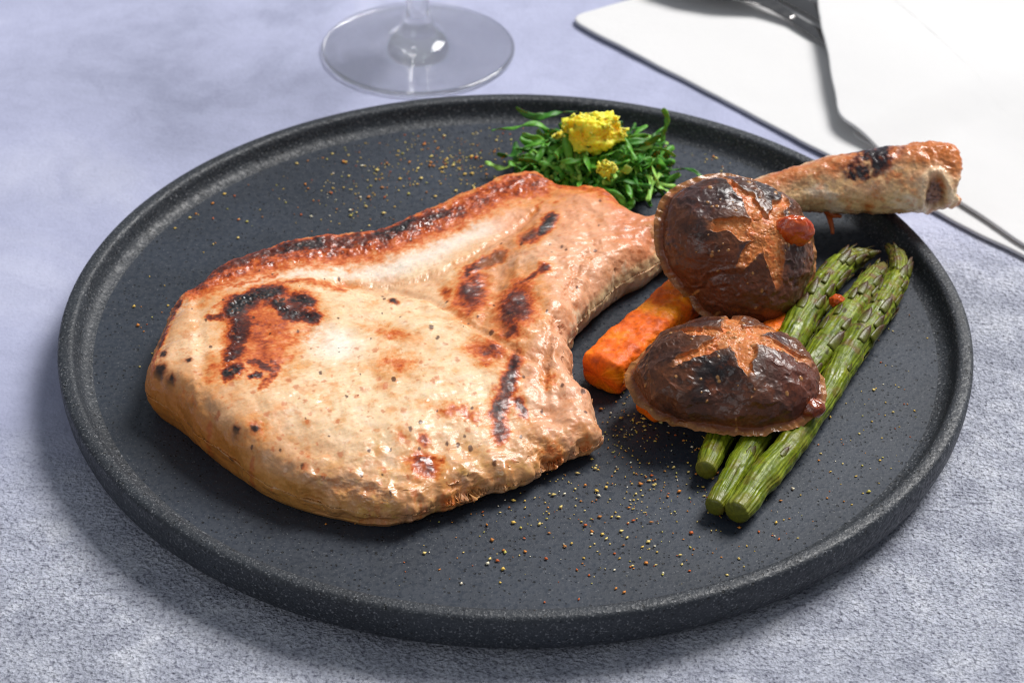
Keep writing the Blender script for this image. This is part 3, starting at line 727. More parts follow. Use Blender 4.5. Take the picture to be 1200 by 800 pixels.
# ------------------------------------------------------------------ mushrooms
def build_mushroom(origin, axis, right, R, h, arms, squash, seed, dark, tears):
    """cap dome + frilled underside; arms = [(dx,dy,len,width)] in cap-plan units of R, centre offset first"""
    axis = np.array(axis, float); axis /= np.linalg.norm(axis)
    right = np.array(right, float); right -= axis * (right @ axis); right /= np.linalg.norm(right)
    up = np.cross(axis, right)
    NU, NV = 560, 300
    a = np.linspace(0, 2 * np.pi, NU, endpoint=False)
    # profile: apex -> shoulder -> rolled lip
    ph = np.linspace(0, 1, NV)
    th = np.minimum(ph / .86, 1) * np.pi * .52
    fl = np.clip((ph - .86) / .14, 0, 1)
    pr = np.sin(th) * .93 + .10 * fl ** 1.2
    pz = np.cos(th) * h - .05 * fl
    wob = 1 + .05 * np.sin(2 * a + seed) + .035 * np.sin(3 * a + 2 * seed) + .012 * np.sin(7 * a + seed * 3)
    X = pr[None] * np.cos(a)[:, None] * wob[:, None] * R * squash[0]
    Y = pr[None] * np.sin(a)[:, None] * wob[:, None] * R * squash[1]
    Z = np.broadcast_to(pz[None] * R, X.shape)
    P = np.stack([X, Y, Z], -1)
    n0 = grid_normals(P, True); sg = 1 if n0[:, 40, 2].mean() > 0 else -1; n0 = n0 * sg; n0[:, 0] = (0, 0, 1)
    Pf = P.reshape(-1, 3); nf = n0.reshape(-1, 3)
    px, py = Pf[:, 0] / R, Pf[:, 1] / R
    rr = np.hypot(px / squash[0], py / squash[1]); PH = np.tile(ph, NU)
    wx = .10 * fbm(Pf, 1.6, 3, seed + 1) + .018 * fbm(Pf, 6, 2, seed + 4); wy = .10 * fbm(Pf, 1.6, 3, seed + 2) + .018 * fbm(Pf, 6, 2, seed + 5)
    cut = np.zeros(len(Pf)); cx, cy = arms[0]
    for dx, dy, w in arms[1:]:
        L = math.hypot(dx, dy); ux, uy = dx / L, dy / L
        s_ = (px + wx - cx) * ux + (py + wy - cy) * uy; tt_ = -(px + wx - cx) * uy + (py + wy - cy) * ux
        ww = 1.25 * w * np.clip(1.08 - .75 * s_ / L, .2, 1.1)
        m = (1 - sstep(ww * .75, ww * 1.15, np.abs(tt_))) * sstep(-.05, .02, s_) * (1 - sstep(L * .85, L * 1.05, s_))
        cut = np.maximum(cut, m)
    cut = cut * (PH < .92) * (.78 + .22 * sstep(-.35, .05, fbm(Pf, 2.2, 4, seed + 16)))
    # wrinkles run round and along the cap
    wr = ridged(np.column_stack([px * 1.1 + .3 * wx * 10, py * 3.4, Pf[:, 2] * .4]), 1.0, 3, seed + 7)
    wr2 = fbm(np.column_stack([px * 9 + wx * 30, py * 3.5, Pf[:, 2]]), 1.0, 3, seed + 8)
    disp = .10 * R / 2.5 * (fbm(Pf, .7, 3, seed + 9)) + .035 * wr * sstep(.2, .7, rr) + .016 * wr2 + .004 * fbm(Pf, 9, 2, seed + 10)
    # edges of the cut curl up, flesh recessed and spongy
    edge = np.clip(4 * cut * (1 - cut), 0, 1)
    disp += .04 * edge - .11 * cut + cut * (.035 * fbm(Pf, 3.5, 3, seed + 11))
    for (tx, ty, tr, dd) in tears:
        disp -= dd * np.exp(-((px - tx) ** 2 + (py - ty) ** 2) / tr ** 2)
    lip = sstep(.80, 1.0, PH)
    fr = np.repeat(fbm(np.column_stack([np.cos(a) * 6, np.sin(a) * 6, a * 0]), 1.0, 3, seed + 14), NV)
    disp += lip * .08 * fr
    Pn = Pf + nf * disp[:, None]
    Pn[:, 2] -= lip * .22 * fr
    fol = ridged(np.column_stack([px * 1.2 + wx * 4, py * 2.4 + wy * 4, Pf[:, 2] * .2]), .9, 2, seed + 17)
    Pn += nf * (.13 * (fol - .4) * sstep(.15, .6, rr) * (1 - cut * .6))[:, None]
    C = lin
    col = np.tile(C(100, 56, 30), (len(Pf), 1))
    def over(mask, c_, k=1.0):
        nonlocal col
        m = np.clip(mask * k, 0, 1)[:, None]; col = col * (1 - m) + c_ * m
    a1 = fbm(Pf, .9, 4, seed + 20); a2 = fbm(Pf, 2.6, 4, seed + 21); a3 = fbm(Pf, 7, 3, seed + 22)
    over(sstep(.0, .4, a1), C(50, 25, 18), .8)
    for (bx, by, br_, bc, bk) in dark:
        over(1 - sstep(.5, 1.2, np.hypot(px + wx * 2 - bx, py + wy * 2 - by) / br_), C(*bc), bk)
    over(sstep(.1, .5, a2), C(112, 58, 32), .6)
    over(sstep(.15, .5, wr2), C(126, 70, 48), .3)
    over(sstep(.15, .5, -a3), C(40, 20, 18), .5)
    over(sstep(.80, .90, PH + .05 * a2), C(128, 66, 30), .8)
    over(sstep(.89, .97, PH + .06 * a2), C(164, 108, 56), .85)
    over(edge * sstep(0, .3, a3), C(60, 26, 16), .5)
    over(cut * sstep(-.55, -.1, a3 + .3 * (1 - rr)), C(206, 122, 58), .94)
    over(cut * sstep(.0, .4, a2), C(206, 104, 44), .8)
    over(cut * sstep(.1, .4, -a3), C(216, 158, 104), .7)
    over(cut * sstep(.2, .5, a3), C(150, 72, 34), .6)
    # spicy crumbs stuck to the skin
    rs = np.random.RandomState(seed)
    sp = np.zeros(len(Pf))
    for i in range(55):
        sx, sy = rs.uniform(-.95, .95, 2); r_ = rs.uniform(.008, .022)
        sp = np.maximum(sp, 1 - sstep(r_ * .6, r_ * 1.3, np.hypot(px + wx * .3 - sx, py + wy * .3 - sy)))
    over(sp, C(196, 140, 80), .7)
    Pn += nf * (sp * .02)[:, None]
    gl = np.clip(.28 - .18 * sstep(-.1, .3, a2) + .2 * cut, .04, .6)
    B = np.stack([right, up, axis], 1)
    W = Pn @ B.T + np.array(origin)
    F = grid_faces(NU, NV, True)
    if sg < 0: F = F[:, ::-1]
    cap = mesh_np('cap', W, F, M['mushroom'], color=col, rough=gl)
    # underside: gills, lathe with radial ripples, from lip inward
    NR = 40; k = np.linspace(0, 1, NR)
    base = Pn.reshape(NU, NV, 3)[:, -1]
    lipz = base[:, 2:3]
    G = np.zeros((NU, NR, 3))
    for j, kk in enumerate(k):
        s_ = 1.0 - kk * .93
        G[:, j, :2] = base[:, :2] * s_
        G[:, j, 2] = lipz[:, 0] - .10 * R * math.sin(min(kk * 3, 1) * math.pi / 2) * .6 + .08 * R * kk
    rip = .05 * np.sign(np.sin(a * 70)) * np.abs(np.sin(a * 70)) ** .5
    G[:, 2:-4, 2] += rip[:, None]
    Gf = G.reshape(-1, 3)
    gc = C(168, 120, 70)[None] * (1 + .3 * fbm(Gf, 4, 3, seed + 30))[:, None]
    gills = mesh_np('gills', Gf @ B.T + np.array(origin), grid_faces(NU, NR, True), M['mushroom'], color=gc, rough=np.full(len(Gf), .25))
    # trimmed stem under the cap
    st = strand('stem', [(0, 0, lipz.mean() - .05), (0.02, 0, lipz.mean() - .28), (0, .03, lipz.mean() - .42)], [.42, .38, .30], M['mushroom'], C(170, 122, 78), 24, 14, seed)
    V = np.empty(len(st.vertices) * 3, np.float32); st.vertices.foreach_get('co', V); V = V.reshape(-1, 3) / U
    st.vertices.foreach_set('co', ((V @ B.T + np.array(origin)) * U).astype(np.float32).ravel())
    return cap, gills, st

S = 38.8  # photo units per cm near the mushrooms
# upper mushroom leans against the bone and faces the camera
oA = at(866, 292, ZF + 2.15)
axA = -_f * .86 + CR * .30 + np.array([0, 0, .25])
mA = empty('shiitake_mushroom', (oA[0], oA[1], ZF), 'round dark brown star-cut shiitake leaning on the bone, topped by a sauce blob', 'mushroom')
armsA = [(.12, .10), (-.72, .04, .12), (-.36, .72, .11), (.42, .56, .10), (.70, .0, .13), (.22, -.66, .13), (-.34, -.48, .11)]
for nm, me in zip(('cap', 'gills', 'stem'), build_mushroom(oA, axA, CR, 2.48, .60, armsA, (1.0, .95), 3,
        [(-.55, .45, .35, (62, 52, 58), .7), (-.25, .65, .3, (34, 24, 26), .8), (.35, .68, .28, (26, 20, 24), .85), (-.4, -.45, .45, (106, 56, 34), .6), (.3, -.7, .4, (112, 60, 36), .7), (.5, -.2, .25, (40, 24, 28), .7), (-.1, -.15, .15, (48, 42, 50), .8)],
        [(-.85, .3, .2, .1), (.0, -.75, .25, .08)])):
    put(link(nm, me), mA)
# lower mushroom lies on the asparagus and the carrot
oB = at(852, 440, ZF + 1.42)
axB = np.array([.02, -.16, 1.0])
mB = empty('shiitake_mushroom', (oB[0], oB[1], ZF), 'flatter wrinkled shiitake cap with a star cut, lying on the asparagus below the round one', 'mushroom')
armsB = [(.08, .14), (-.70, -.42, .10), (-.72, .14, .09), (-.06, .72, .10), (.58, .44, .09), (.82, -.12, .10), (.14, -.56, .13)]
for nm, me in zip(('cap', 'gills', 'stem'), build_mushroom(oB, axB, (1, -.02, 0), 2.62, .50, armsB, (1.0, .86), 8,
        [(-.15, -.45, .35, (20, 18, 22), .95), (-.7, 0, .3, (60, 34, 26), .6), (.45, -.35, .3, (66, 54, 52), .7), (.75, -.3, .4, (104, 48, 32), .6), (.4, .25, .22, (52, 26, 34), .8), (-.35, .45, .3, (52, 26, 24), .8), (0, -.85, .5, (108, 58, 34), .6)],
        [(-.15, -.5, .22, .22), (.45, -.42, .18, .14), (.6, .15, .12, .08)])):
    put(link(nm, me), mB)

def red(c1, c2):
    return lambda S_: np.array(c1)[None] * (1 - sstep(-.3, .4, fbm(S_, 2.5, 3, 5)))[:, None] + np.array(c2)[None] * sstep(-.3, .4, fbm(S_, 2.5, 3, 5))[:, None]
cA = np.array(oA); axn = axA / np.linalg.norm(axA)
from mathutils.bvhtree import BVHTree
def on_surface(ob, px, py, lift=0.0):
    me = ob.data; t_ = BVHTree.FromPolygons([v.co[:] for v in me.vertices], [p_.vertices[:] for p_ in me.polygons])
    dv = Vector(tuple(_f * FPX + (px - 600.0) * CR - (py - 400.0) * CU)).normalized()
    hit, nn, _, _ = t_.ray_cast(Vector(tuple(CAMP * U)), dv)
    return np.array(hit) / U + np.array(nn) * lift
capA = [c_ for c_ in bpy.data.objects if c_.name.startswith('cap') and c_.parent == mA][0]
sb = on_surface(capA, 926, 272, .08)
o = link('sauce_blob', blobmesh('sauce_blob', (.62, .30, .54), M['sauce'], red(lin(206, 88, 24), lin(176, 56, 14)), 4, 90, .18, 1.6, .02), loc=sb)
tag(o, 'round glossy orange-red sauce blob on the right of the upper mushroom cap', 'sauce')
o = link('sauce_blob', blobmesh('sauce_blob', (.36, .3, .28), M['sauce'], red(lin(150, 70, 34), lin(128, 52, 26)), 9, 60, .2, 1.6, .05), loc=at(952, 478, ZF + 1.15))
tag(o, 'brown glazed lump at the right edge of the lower mushroom above asparagus', 'sauce')
o = link('orange_crumb', blobmesh('orange_crumb', (.24, .2, .2), M['carrot'], red(lin(206, 92, 30), lin(176, 70, 24)), 12, 50, .35, 2, .1), loc=at(981, 353, ZF + .95))
tag(o, 'small round orange crumb resting on the middle asparagus spear', 'crumb')

# ------------------------------------------------------------------ carrots
def build_carrot(p0, p1, w, hgt, seed, taper=.85, tilt=0.0):
    p0 = np.array(p0); p1 = np.array(p1); n = 150; ns = 150
    path = p0[None] + (p1 - p0)[None] * np.linspace(0, 1, n)[:, None]
    t = (p1 - p0) / np.linalg.norm(p1 - p0); s = np.cross(t, (0, 0, 1)); s /= np.linalg.norm(s); b = np.cross(s, t)
    a = np.linspace(0, 2 * np.pi, ns, endpoint=False) + tilt
    e = 4.0; sq = (np.abs(np.cos(a)) ** e + np.abs(np.sin(a)) ** e) ** (-1 / e)
    Lc = np.linalg.norm(p1 - p0); u = np.linspace(0, 1, n) * Lc
    endr = np.clip(u / .3, 0, 1); k = (1 - (1 - endr) ** 2.6) ** (1 / 2.6); endr2 = np.clip((Lc - u) / .3, 0, 1); k *= (1 - (1 - endr2) ** 2.6) ** (1 / 2.6)
    k = np.maximum(k, .02) * np.linspace(1, taper, n)
    P = path[None] + (k[None, :, None] * sq[:, None, None]) * (np.cos(a)[:, None, None] * s * w / 2 + np.sin(a)[:, None, None] * b * hgt / 2)
    n0 = grid_normals(P, True); sg = 1 if (n0[:, 50] * (P[:, 50] - path[50])).sum() > 0 else -1; n0 *= sg
    Pf = P.reshape(-1, 3); nf = n0.reshape(-1, 3)
    disp = .11 * fbm(Pf, 1.1, 3, seed) + .045 * fbm(Pf, 4, 3, seed + 1) + .02 * ridged(Pf * [1, 1, 3], 3, 2, seed + 2)
    Pn = Pf + nf * disp[:, None]; Pn[:, 2] = np.maximum(Pn[:, 2], ZF + .005)
    a2 = fbm(Pf, 1.6, 4, seed + 4)[:, None]; a3 = fbm(Pf, 5, 3, seed + 5)[:, None]
    col = lin(240, 104, 4)[None] + (lin(253, 146, 14) - lin(240, 104, 4))[None] * sstep(-.2, .4, a2)
    m = sstep(.15, .45, a3); col = col * (1 - .5 * m) + lin(186, 70, 18) * .5 * m
    m = sstep(.25, .5, -a2); col = col * (1 - .6 * m) + lin(170, 62, 20) * .6 * m
    return mesh_np('carrot_piece', Pn, grid_faces(ns, n, True)[:, ::sg], M['carrot'], color=col, rough=np.clip(.42 - .22 * sstep(.05, .4, a2[:, 0]), .05, .5))
o = link('carrot_piece', build_carrot(at(701, 441, ZF + .62), at(835, 318, ZF + .85), 1.4, 1.15, 5))
tag(o, 'thick bright orange roasted carrot stick between the chop and the mushrooms', 'carrot')
o = link('carrot_piece', build_carrot(at(752, 476, ZF + .42), at(880, 430, ZF + .5), 1.0, .82, 15))
tag(o, 'small carrot end peeking out from under the lower mushroom', 'carrot')
o = link('carrot_piece', build_carrot(at(890, 402, ZF + .45), at(925, 372, ZF + .5), .55, .55, 25))
tag(o, 'carrot piece mostly hidden behind the round mushroom beside the asparagus', 'carrot')

# ------------------------------------------------------------------ asparagus
def bract_mesh(seed):
    n, m_ = 9, 7
    u = np.linspace(0, 1, n); v = np.linspace(-1, 1, m_)
    Uu, Vv = np.meshgrid(u, v, indexing='ij')
    w = .17 * np.sin(np.pi * np.clip(Uu * .75 + .22, 0, 1)) ** .8
    w = np.where(Uu > .6, w * (1 - (Uu - .6) / .4) ** .8 + .004, w)
    w = .20 * (1 - Uu ** 1.6) ** .8 * (.72 + .6 * Uu) + .004
    X = Vv * w; Yy = Uu * .95; Z = .045 * (1 - Vv ** 2) + .02 * np.sin(Uu * np.pi) - .035
    P = np.stack([X, Yy, Z], -1); top = P.copy(); bot = P.copy(); bot[..., 2] -= .02
    V = np.concatenate([top.reshape(-1, 3), bot.reshape(-1, 3)])
    V[:, 2] += .02 * fbm(V, 6, 2, seed)
    F = np.concatenate([grid_faces(n, m_), grid_faces(n, m_, off=n * m_)[:, ::-1]])
    ring = [i * m_ for i in range(n)] + [(n - 1) * m_ + j for j in range(1, m_)] + [i * m_ + m_ - 1 for i in range(n - 2, -1, -1)] + [j for j in range(m_ - 2, 0, -1)]
    r = np.array(ring); F = np.concatenate([F, np.stack([r, r + n * m_, np.roll(r, -1) + n * m_, np.roll(r, -1)], 1)])
    c = np.tile(lin(88, 92, 14), (len(V), 1)); k = sstep(.2, .8, V[:, 1] / .95)[:, None]
    c = c * (1 - k) + lin(66, 40, 16) * k; e_ = sstep(.5, 1, np.abs(V[:, 0]) / .2)[:, None]; c = c * (1 - .6 * e_) + lin(56, 40, 16) * .6 * e_; c *= (1 + .4 * fbm(V, 5, 3, seed + 2))[:, None]
    return mesh_np('bract', V, F, M['asparagus'], color=c, rough=np.full(len(V), .3))
BR = [bract_mesh(i) for i in range(6)]

def build_spear(pts, rad, seed, label, tipn):
    rng = random.Random(seed)
    n, ns = 420, 96
    path = catmull(np.array([at(*p_) for p_ in pts]), n, False)
    r = np.interp(np.linspace(0, 1, n), np.linspace(0, 1, len(rad)), rad)
    u = np.linspace(0, 1, n)
    # cut butt end: quick shoulder; pointed tip
    r = r * np.clip(u / .007, .0, 1) ** .3 * np.clip((1 - u) / .05, 0.0, 1) ** .6
    P, t, s, b, a = tube(path, np.maximum(r, .01), ns)
    n0 = (P - path[None]); n0 /= np.maximum(np.linalg.norm(n0, axis=-1, keepdims=True), 1e-9)
    Pf = P.reshape(-1, 3); nf = n0.reshape(-1, 3); Uf = np.tile(u, ns); A = np.repeat(a, n)
    L = np.linalg.norm(np.diff(path, axis=0), axis=1).sum()
    ribp = np.column_stack([np.cos(A) * 3.2, np.sin(A) * 3.2, Uf * L * .5])
    rib_ = ridged(ribp, 1.2, 2, seed)
    fade = np.clip(u / .012, 0, 1); fadeU = np.tile(fade, ns)
    disp = (.036 * (rib_ - .3) + .085 * fbm(Pf, 1.2, 3, seed + 1) + .012 * fbm(Pf, 6, 2, seed + 2)) * fadeU
    # nodes swell
    tip = sstep(.60, .8, Uf)
    disp += tip * .05 * fbm(Pf, 3.2, 3, seed + 3)
    Pn = Pf + nf * disp[:, None]
    Pn[:, 2] = np.maximum(Pn[:, 2], ZF + .004)
    col = np.tile(lin(100, 116, 4), (len(Pf), 1))
    def over(mask, c_, k=1.0):
        nonlocal col
        m = np.clip(mask * k, 0, 1)[:, None]; col = col * (1 - m) + c_ * m
    a2 = fbm(Pf, 1.7, 4, seed + 4); a3 = fbm(Pf, 6, 3, seed + 5); st = fbm(ribp * [1, 1, .6], 2.2, 3, seed + 6)
    over(sstep(.0, .4, st), lin(150, 162, 24), .7)
    over(sstep(.1, .45, -st), lin(60, 78, 4), .85)
    over(sstep(.05, .0, Uf), lin(104, 100, 30), .7)
    over(sstep(.08, .35, a2), lin(122, 116, 26), .5)
    over(sstep(.08, .38, fbm(Pf, 2.2, 4, seed + 8)) * (.5 + .5 * sstep(.35, .7, Uf)), lin(100, 66, 24), .85)
    over(sstep(.12, .4, a3) * sstep(.4, .8, Uf), lin(120, 92, 36), .7)
    over(sstep(.25, .45, fbm(Pf, 3.3, 3, seed + 9)) * sstep(.4, .6, Uf), lin(52, 32, 18), .8)
    over(sstep(.86, 1.0, Uf), lin(88, 60, 34), .6)
    P4 = Pn.reshape(ns, n, 3); P4 = close_tube(P4); c4 = col.reshape(ns, n, 3); c4 = np.concatenate([np.broadcast_to(lin(120, 118, 50), c4[:, :1].shape), c4, c4[:, -1:]], 1)
    root = empty('asparagus_spear', (path[0][0], path[0][1], ZF), label, 'asparagus', 'asparagus spears beside the mushrooms')
    gl = np.clip(.44 - .26 * sstep(.0, .35, fbm(P4.reshape(-1, 3), 1.5, 3, seed + 12)), .04, .5)
    put(link('stalk', mesh_np('stalk', P4.reshape(-1, 3), grid_faces(ns, n + 2, True), M['asparagus'], color=c4.reshape(-1, 3), rough=gl)), root)
    # bracts: sparse on the stalk, dense at the tip
    us = [.16, .34, .50] + [.58 + .40 * (k / tipn) ** .9 for k in range(tipn)]
    for k, uu in enumerate(us):
        i = min(int(uu * (n - 1)), n - 3)
        ang = k * 2.4 + seed + rng.uniform(-.7, .7); uu = min(.985, uu + rng.uniform(-.012, .012)); i = min(int(uu * (n - 1)), n - 3)
        if k < 3: ang = [0.9, 1.7, .7][k] + rng.uniform(-.3, .3)
        nn = math.cos(ang) * s[i] + math.sin(ang) * b[i]; T = t[i]
        rr_ = max(r[i], .1)
        sc = (0.50 + .5 * rr_) * rng.uniform(.7, 1.3) * (1 if uu < .9 else .75)
        T2 = T + nn * (-.03 if uu < .55 else -.03 + .12 * rng.random()); T2 /= np.linalg.norm(T2)
        X = np.cross(T2, nn); X /= np.linalg.norm(X); Z = np.cross(X, T2)
        p = path[i] + nn * (rr_ + (.0 if uu < .55 else .035))
        if p[2] < ZF + .12: continue
        o_ = bpy.data.objects.new('bract', BR[rng.randrange(6)]); COL.objects.link(o_)
        M4 = Matrix(((X[0], T2[0], Z[0], p[0] * U), (X[1], T2[1], Z[1], p[1] * U), (X[2], T2[2], Z[2], p[2] * U), (0, 0, 0, 1))) @ Matrix.Diagonal((sc, sc * 1.05, sc, 1))
        o_.parent = root; o_.matrix_parent_inverse = Matrix.Translation(-Vector(root.location)); o_.matrix_basis = M4
    return root
A_ = ZF
build_spear([(826, 553, A_ + .42), (846, 510, A_ + .42), (880, 465, A_ + .45), (915, 418, A_ + .5), (942, 372, A_ + .55), (966, 334, A_ + .6), (995, 306, A_ + .55), (1026, 296, A_ + .45)],
            [.29, .37, .38, .40, .47, .48, .40, .22], 3, 'asparagus spear nearest the mushrooms, its brown tip bending right behind them', 32)
build_spear([(837, 596, A_ + .42), (862, 553, A_ + .42), (893, 505, A_ + .42), (930, 455, A_ + .5), (966, 408, A_ + .55), (995, 368, A_ + .58), (1016, 338, A_ + .55), (1036, 308, A_ + .45)],
            [.27, .34, .36, .39, .46, .50, .42, .22], 13, 'middle asparagus spear lying between two others, orange crumb on it', 32)
build_spear([(862, 603, A_ + .46), (892, 562, A_ + .48), (932, 515, A_ + .48), (968, 462, A_ + .48), (996, 412, A_ + .5), (1026, 370, A_ + .52), (1050, 330, A_ + .5), (1052, 305, A_ + .5), (1040, 286, A_ + .5)],
            [.33, .43, .40, .34, .42, .46, .42, .34, .18], 23, 'outermost and longest asparagus spear, nearest the right rim of the plate', 36)

# ------------------------------------------------------------------ shredded herb with citrus zest
def shred_mesh(seed):
    rng = np.random.RandomState(seed)
    n, m_ = 26, 5
    L = rng.uniform(1.3, 3.0); W = rng.uniform(.06, .16)
    kx, kz = rng.uniform(-.8, .8), rng.uniform(.1, 1.1) * rng.choice([-1, 1, 1])
    s_ = np.linspace(-.5, .5, n)
    yaw = kx * s_ * 1.6 + .35 * np.sin(s_ * 7 + rng.uniform(0, 6)); pit = -kz * s_ * 1.5 + .25 * np.sin(s_ * 8 + rng.uniform(0, 6)); tw = rng.uniform(-1.4, 1.4) * s_ * 2 + rng.uniform(-.5, .5)
    d = np.stack([np.cos(yaw) * np.cos(pit), np.sin(yaw) * np.cos(pit), np.sin(pit)], 1)
    path = np.cumsum(d, 0) * L / n; path -= path.mean(0)
    side = np.cross(d, (0, 0, 1.0)); side /= np.linalg.norm(side, axis=1)[:, None]; up = np.cross(side, d)
    wv = W * np.clip(1 - (np.abs(s_) * 2) ** 24, .6, 1) * (1 + .22 * np.sin(s_ * 9 + seed) + .1 * np.sin(s_ * 31 + seed * 2))
    v = np.linspace(-1, 1, m_); fold = rng.uniform(-.25, .45)
    P = np.zeros((n, m_, 3))
    for j, vj in enumerate(v):
        sx = np.cos(tw)[:, None] * side + np.sin(tw)[:, None] * up; uz = -np.sin(tw)[:, None] * side + np.cos(tw)[:, None] * up
        P[:, j] = path + sx * (vj * wv)[:, None] + uz * (fold * W * (1 - abs(vj)) + .03 * np.sin(s_ * 20 + vj * 2))[:, None]
    nn = grid_normals(P); top = P + nn * .007; bot = P - nn * .007
    V = np.concatenate([top.reshape(-1, 3), bot.reshape(-1, 3)])
    F = np.concatenate([grid_faces(n, m_), grid_faces(n, m_, off=n * m_)[:, ::-1]])
    ring = [i * m_ for i in range(n)] + [(n - 1) * m_ + j for j in range(1, m_)] + [i * m_ + m_ - 1 for i in range(n - 2, -1, -1)] + [j for j in range(m_ - 2, 0, -1)]
    r = np.array(ring); F = np.concatenate([F, np.stack([r, r + n * m_, np.roll(r, -1) + n * m_, np.roll(r, -1)], 1)])
    return V, F
hc = at(694, 212, ZF)
herb = empty('shredded_herb_mound', (hc[0], hc[1], ZF), 'loose mound of finely shredded green herb leaves at the back of the plate', 'herb garnish')
shreds = []
for i in range(36):
    V, F = shred_mesh(100 + i); shreds.append((V, mesh_np('leaf_shred', V, F, M['leaf'][[0, 0, 1, 1, 2, 0][i % 6]])))
rng = random.Random(11)
for k in range(290):
    V, me = shreds[k % 36]
    while True:
        ax, ay = rng.uniform(-1, 1), rng.uniform(-1, 1)
        if ax * ax + ay * ay < 1: break
    rr = math.hypot(ax, ay); top = 1.7 * (1 - rr ** 2) ** .6
    x = hc[0] + ax * 2.15 + .05; y = hc[1] + ay * 1.6
    if k < 40: z = rng.uniform(0.05, .3)
    else: z = top * rng.uniform(.3, 1.0) ** .8
    eul = Matrix.Rotation(rng.uniform(0, 2 * math.pi), 3, 'Z') @ Matrix.Rotation(rng.gauss(0, .6), 3, 'X') @ Matrix.Rotation(rng.gauss(0, .38) , 3, 'Y')
    Rm = np.array(eul); W = V @ Rm.T
    zmin = W[:, 2].min()
    z = max(ZF + z, ZF + .02 - zmin)
    o_ = bpy.data.objects.new('leaf_shred', me); COL.objects.link(o_); o_.parent = herb
    o_.location = ((x - hc[0]) * U, (y - hc[1]) * U, (z - ZF) * U); o_.rotation_euler = eul.to_euler()
under_v, under_f, nu_ = [], [], 0
rs_ = np.random.RandomState(77)
for k in range(330):
    V, _m = shreds[k % 36]; Fk = shred_mesh(100 + k % 36)[1]
    rr = math.sqrt(rs_.uniform(0, .9)); th_ = rs_.uniform(0, 6.283)
    Rm = np.array(Matrix.Rotation(rs_.uniform(0, 6.28), 3, 'Z') @ Matrix.Rotation(rs_.normal(0, .5), 3, 'X') @ Matrix.Rotation(rs_.normal(0, .3), 3, 'Y'))
    W = V @ Rm.T * .85
    z = max(ZF + 1.5 * (1 - rr ** 2) ** .6 * rs_.uniform(.05, .85), ZF + .02 - W[:, 2].min())
    under_v.append(W + (hc[0] + rr * math.cos(th_) * 2.0, hc[1] + rr * math.sin(th_) * 1.5, z)); under_f.append(Fk + nu_); nu_ += len(V)
o_ = put(link('packed_leaf_shreds', mesh_np('packed_leaf_shreds', np.concatenate(under_v), np.concatenate(under_f), M['leaf'][1])), herb); o_['kind'] = 'stuff'
for (px, py, z, yaw, pt, i) in ((778, 150, 1.2, 80, -60, 5), (800, 203, .45, -12, 0, 3), (612, 150, 1.0, 0, 0, 0), (640, 133, 1.1, 5, 5, 9), (600, 178, .6, 60, 10, 14), (592, 192, .4, 20, 0, 4), (765, 170, 1.2, 60, -30, 8)):
    V, me = shreds[i]; p = at(px, py, ZF + z)
    o_ = bpy.data.objects.new('leaf_shred', me); COL.objects.link(o_); o_.parent = herb
    o_.location = [(p[j] - (hc[0], hc[1], ZF)[j]) * U for j in range(3)]; o_.rotation_euler = (0, math.radians(pt), math.radians(yaw))

def zest_mesh(r3, nchips, seed):
    rs = np.random.RandomState(seed); Vs, Fs, n0 = [], [], 0
    # soft core
    a = np.linspace(0, 2 * np.pi, 140, endpoint=False); b = np.linspace(-np.pi / 2, np.pi / 2, 70); A, B = np.meshgrid(a, b, indexing='ij')
    Sx = np.stack([np.cos(A) * np.cos(B), np.sin(A) * np.cos(B), np.sin(B)], -1).reshape(-1, 3)
    Vs.append(Sx * (.92 + .55 * fbm(Sx, 1.1, 2, seed + 1) + .40 * fbm(Sx, 3.0, 5, seed, .65))[:, None] * np.array(r3)); Fs.append(grid_faces(140, 70, True)); n0 = len(Sx)
    for k in range(nchips):
        d = rs.normal(size=3); d /= np.linalg.norm(d); d[2] = abs(d[2]) if rs.rand() < .8 else d[2]
        c = d * np.array(r3) * rs.uniform(.88, 1.08)
        Q, _ = np.linalg.qr(rs.normal(size=(3, 3)))
        L, W, T = rs.uniform(.10, .32), rs.uniform(.05, .13), rs.uniform(.02, .05)
        cube = np.array([(x, y, z) for x in (-1, 0, 1) for y in (-1, 1) for z in (-1, 1)], float) * [L / 2, W / 2, T / 2]
        cube[4:8, 2] += rs.uniform(-.05, .05); cube += rs.normal(size=cube.shape) * .008
        Vs.append(cube @ Q.T + c)
        f = []
        for i in (0, 4): f += [(i, i + 1, i + 5, i + 4), (i + 2, i + 6, i + 7, i + 3), (i, i + 4, i + 6, i + 2), (i + 1, i + 3, i + 7, i + 5)]
        f += [(0, 2, 3, 1), (8, 9, 11, 10)]
        Fs.append(np.array(f) + n0); n0 += 12
    V = np.concatenate(Vs); F = np.concatenate(Fs)
    k = sstep(-.3, .4, fbm(V, 3, 3, seed + 3))[:, None]
    col = lin(255, 236, 60) * (1 - k) + lin(255, 212, 34) * k
    return mesh_np('zest', V, F, M['zest'], smooth=False, color=col, rough=np.full(len(V), .35))
o = link('citrus_zest', zest_mesh((1.02, .66, .62), 70, 4), loc=at(695, 156, ZF + 1.9)); tag(o, 'fluffy heap of bright yellow grated citrus zest crowning the green herbs', 'zest')
o = link('citrus_zest', zest_mesh((.28, .2, .25), 40, 8), loc=at(711, 199, ZF + 1.45)); tag(o, 'small yellow zest crumb lower down on the front of the herbs', 'zest')
o = link('citrus_zest', zest_mesh((.26, .16, .14), 26, 18), loc=at(658, 161, ZF + 1.5)); tag(o, 'small pale zest scrap left of the big yellow heap', 'zest')

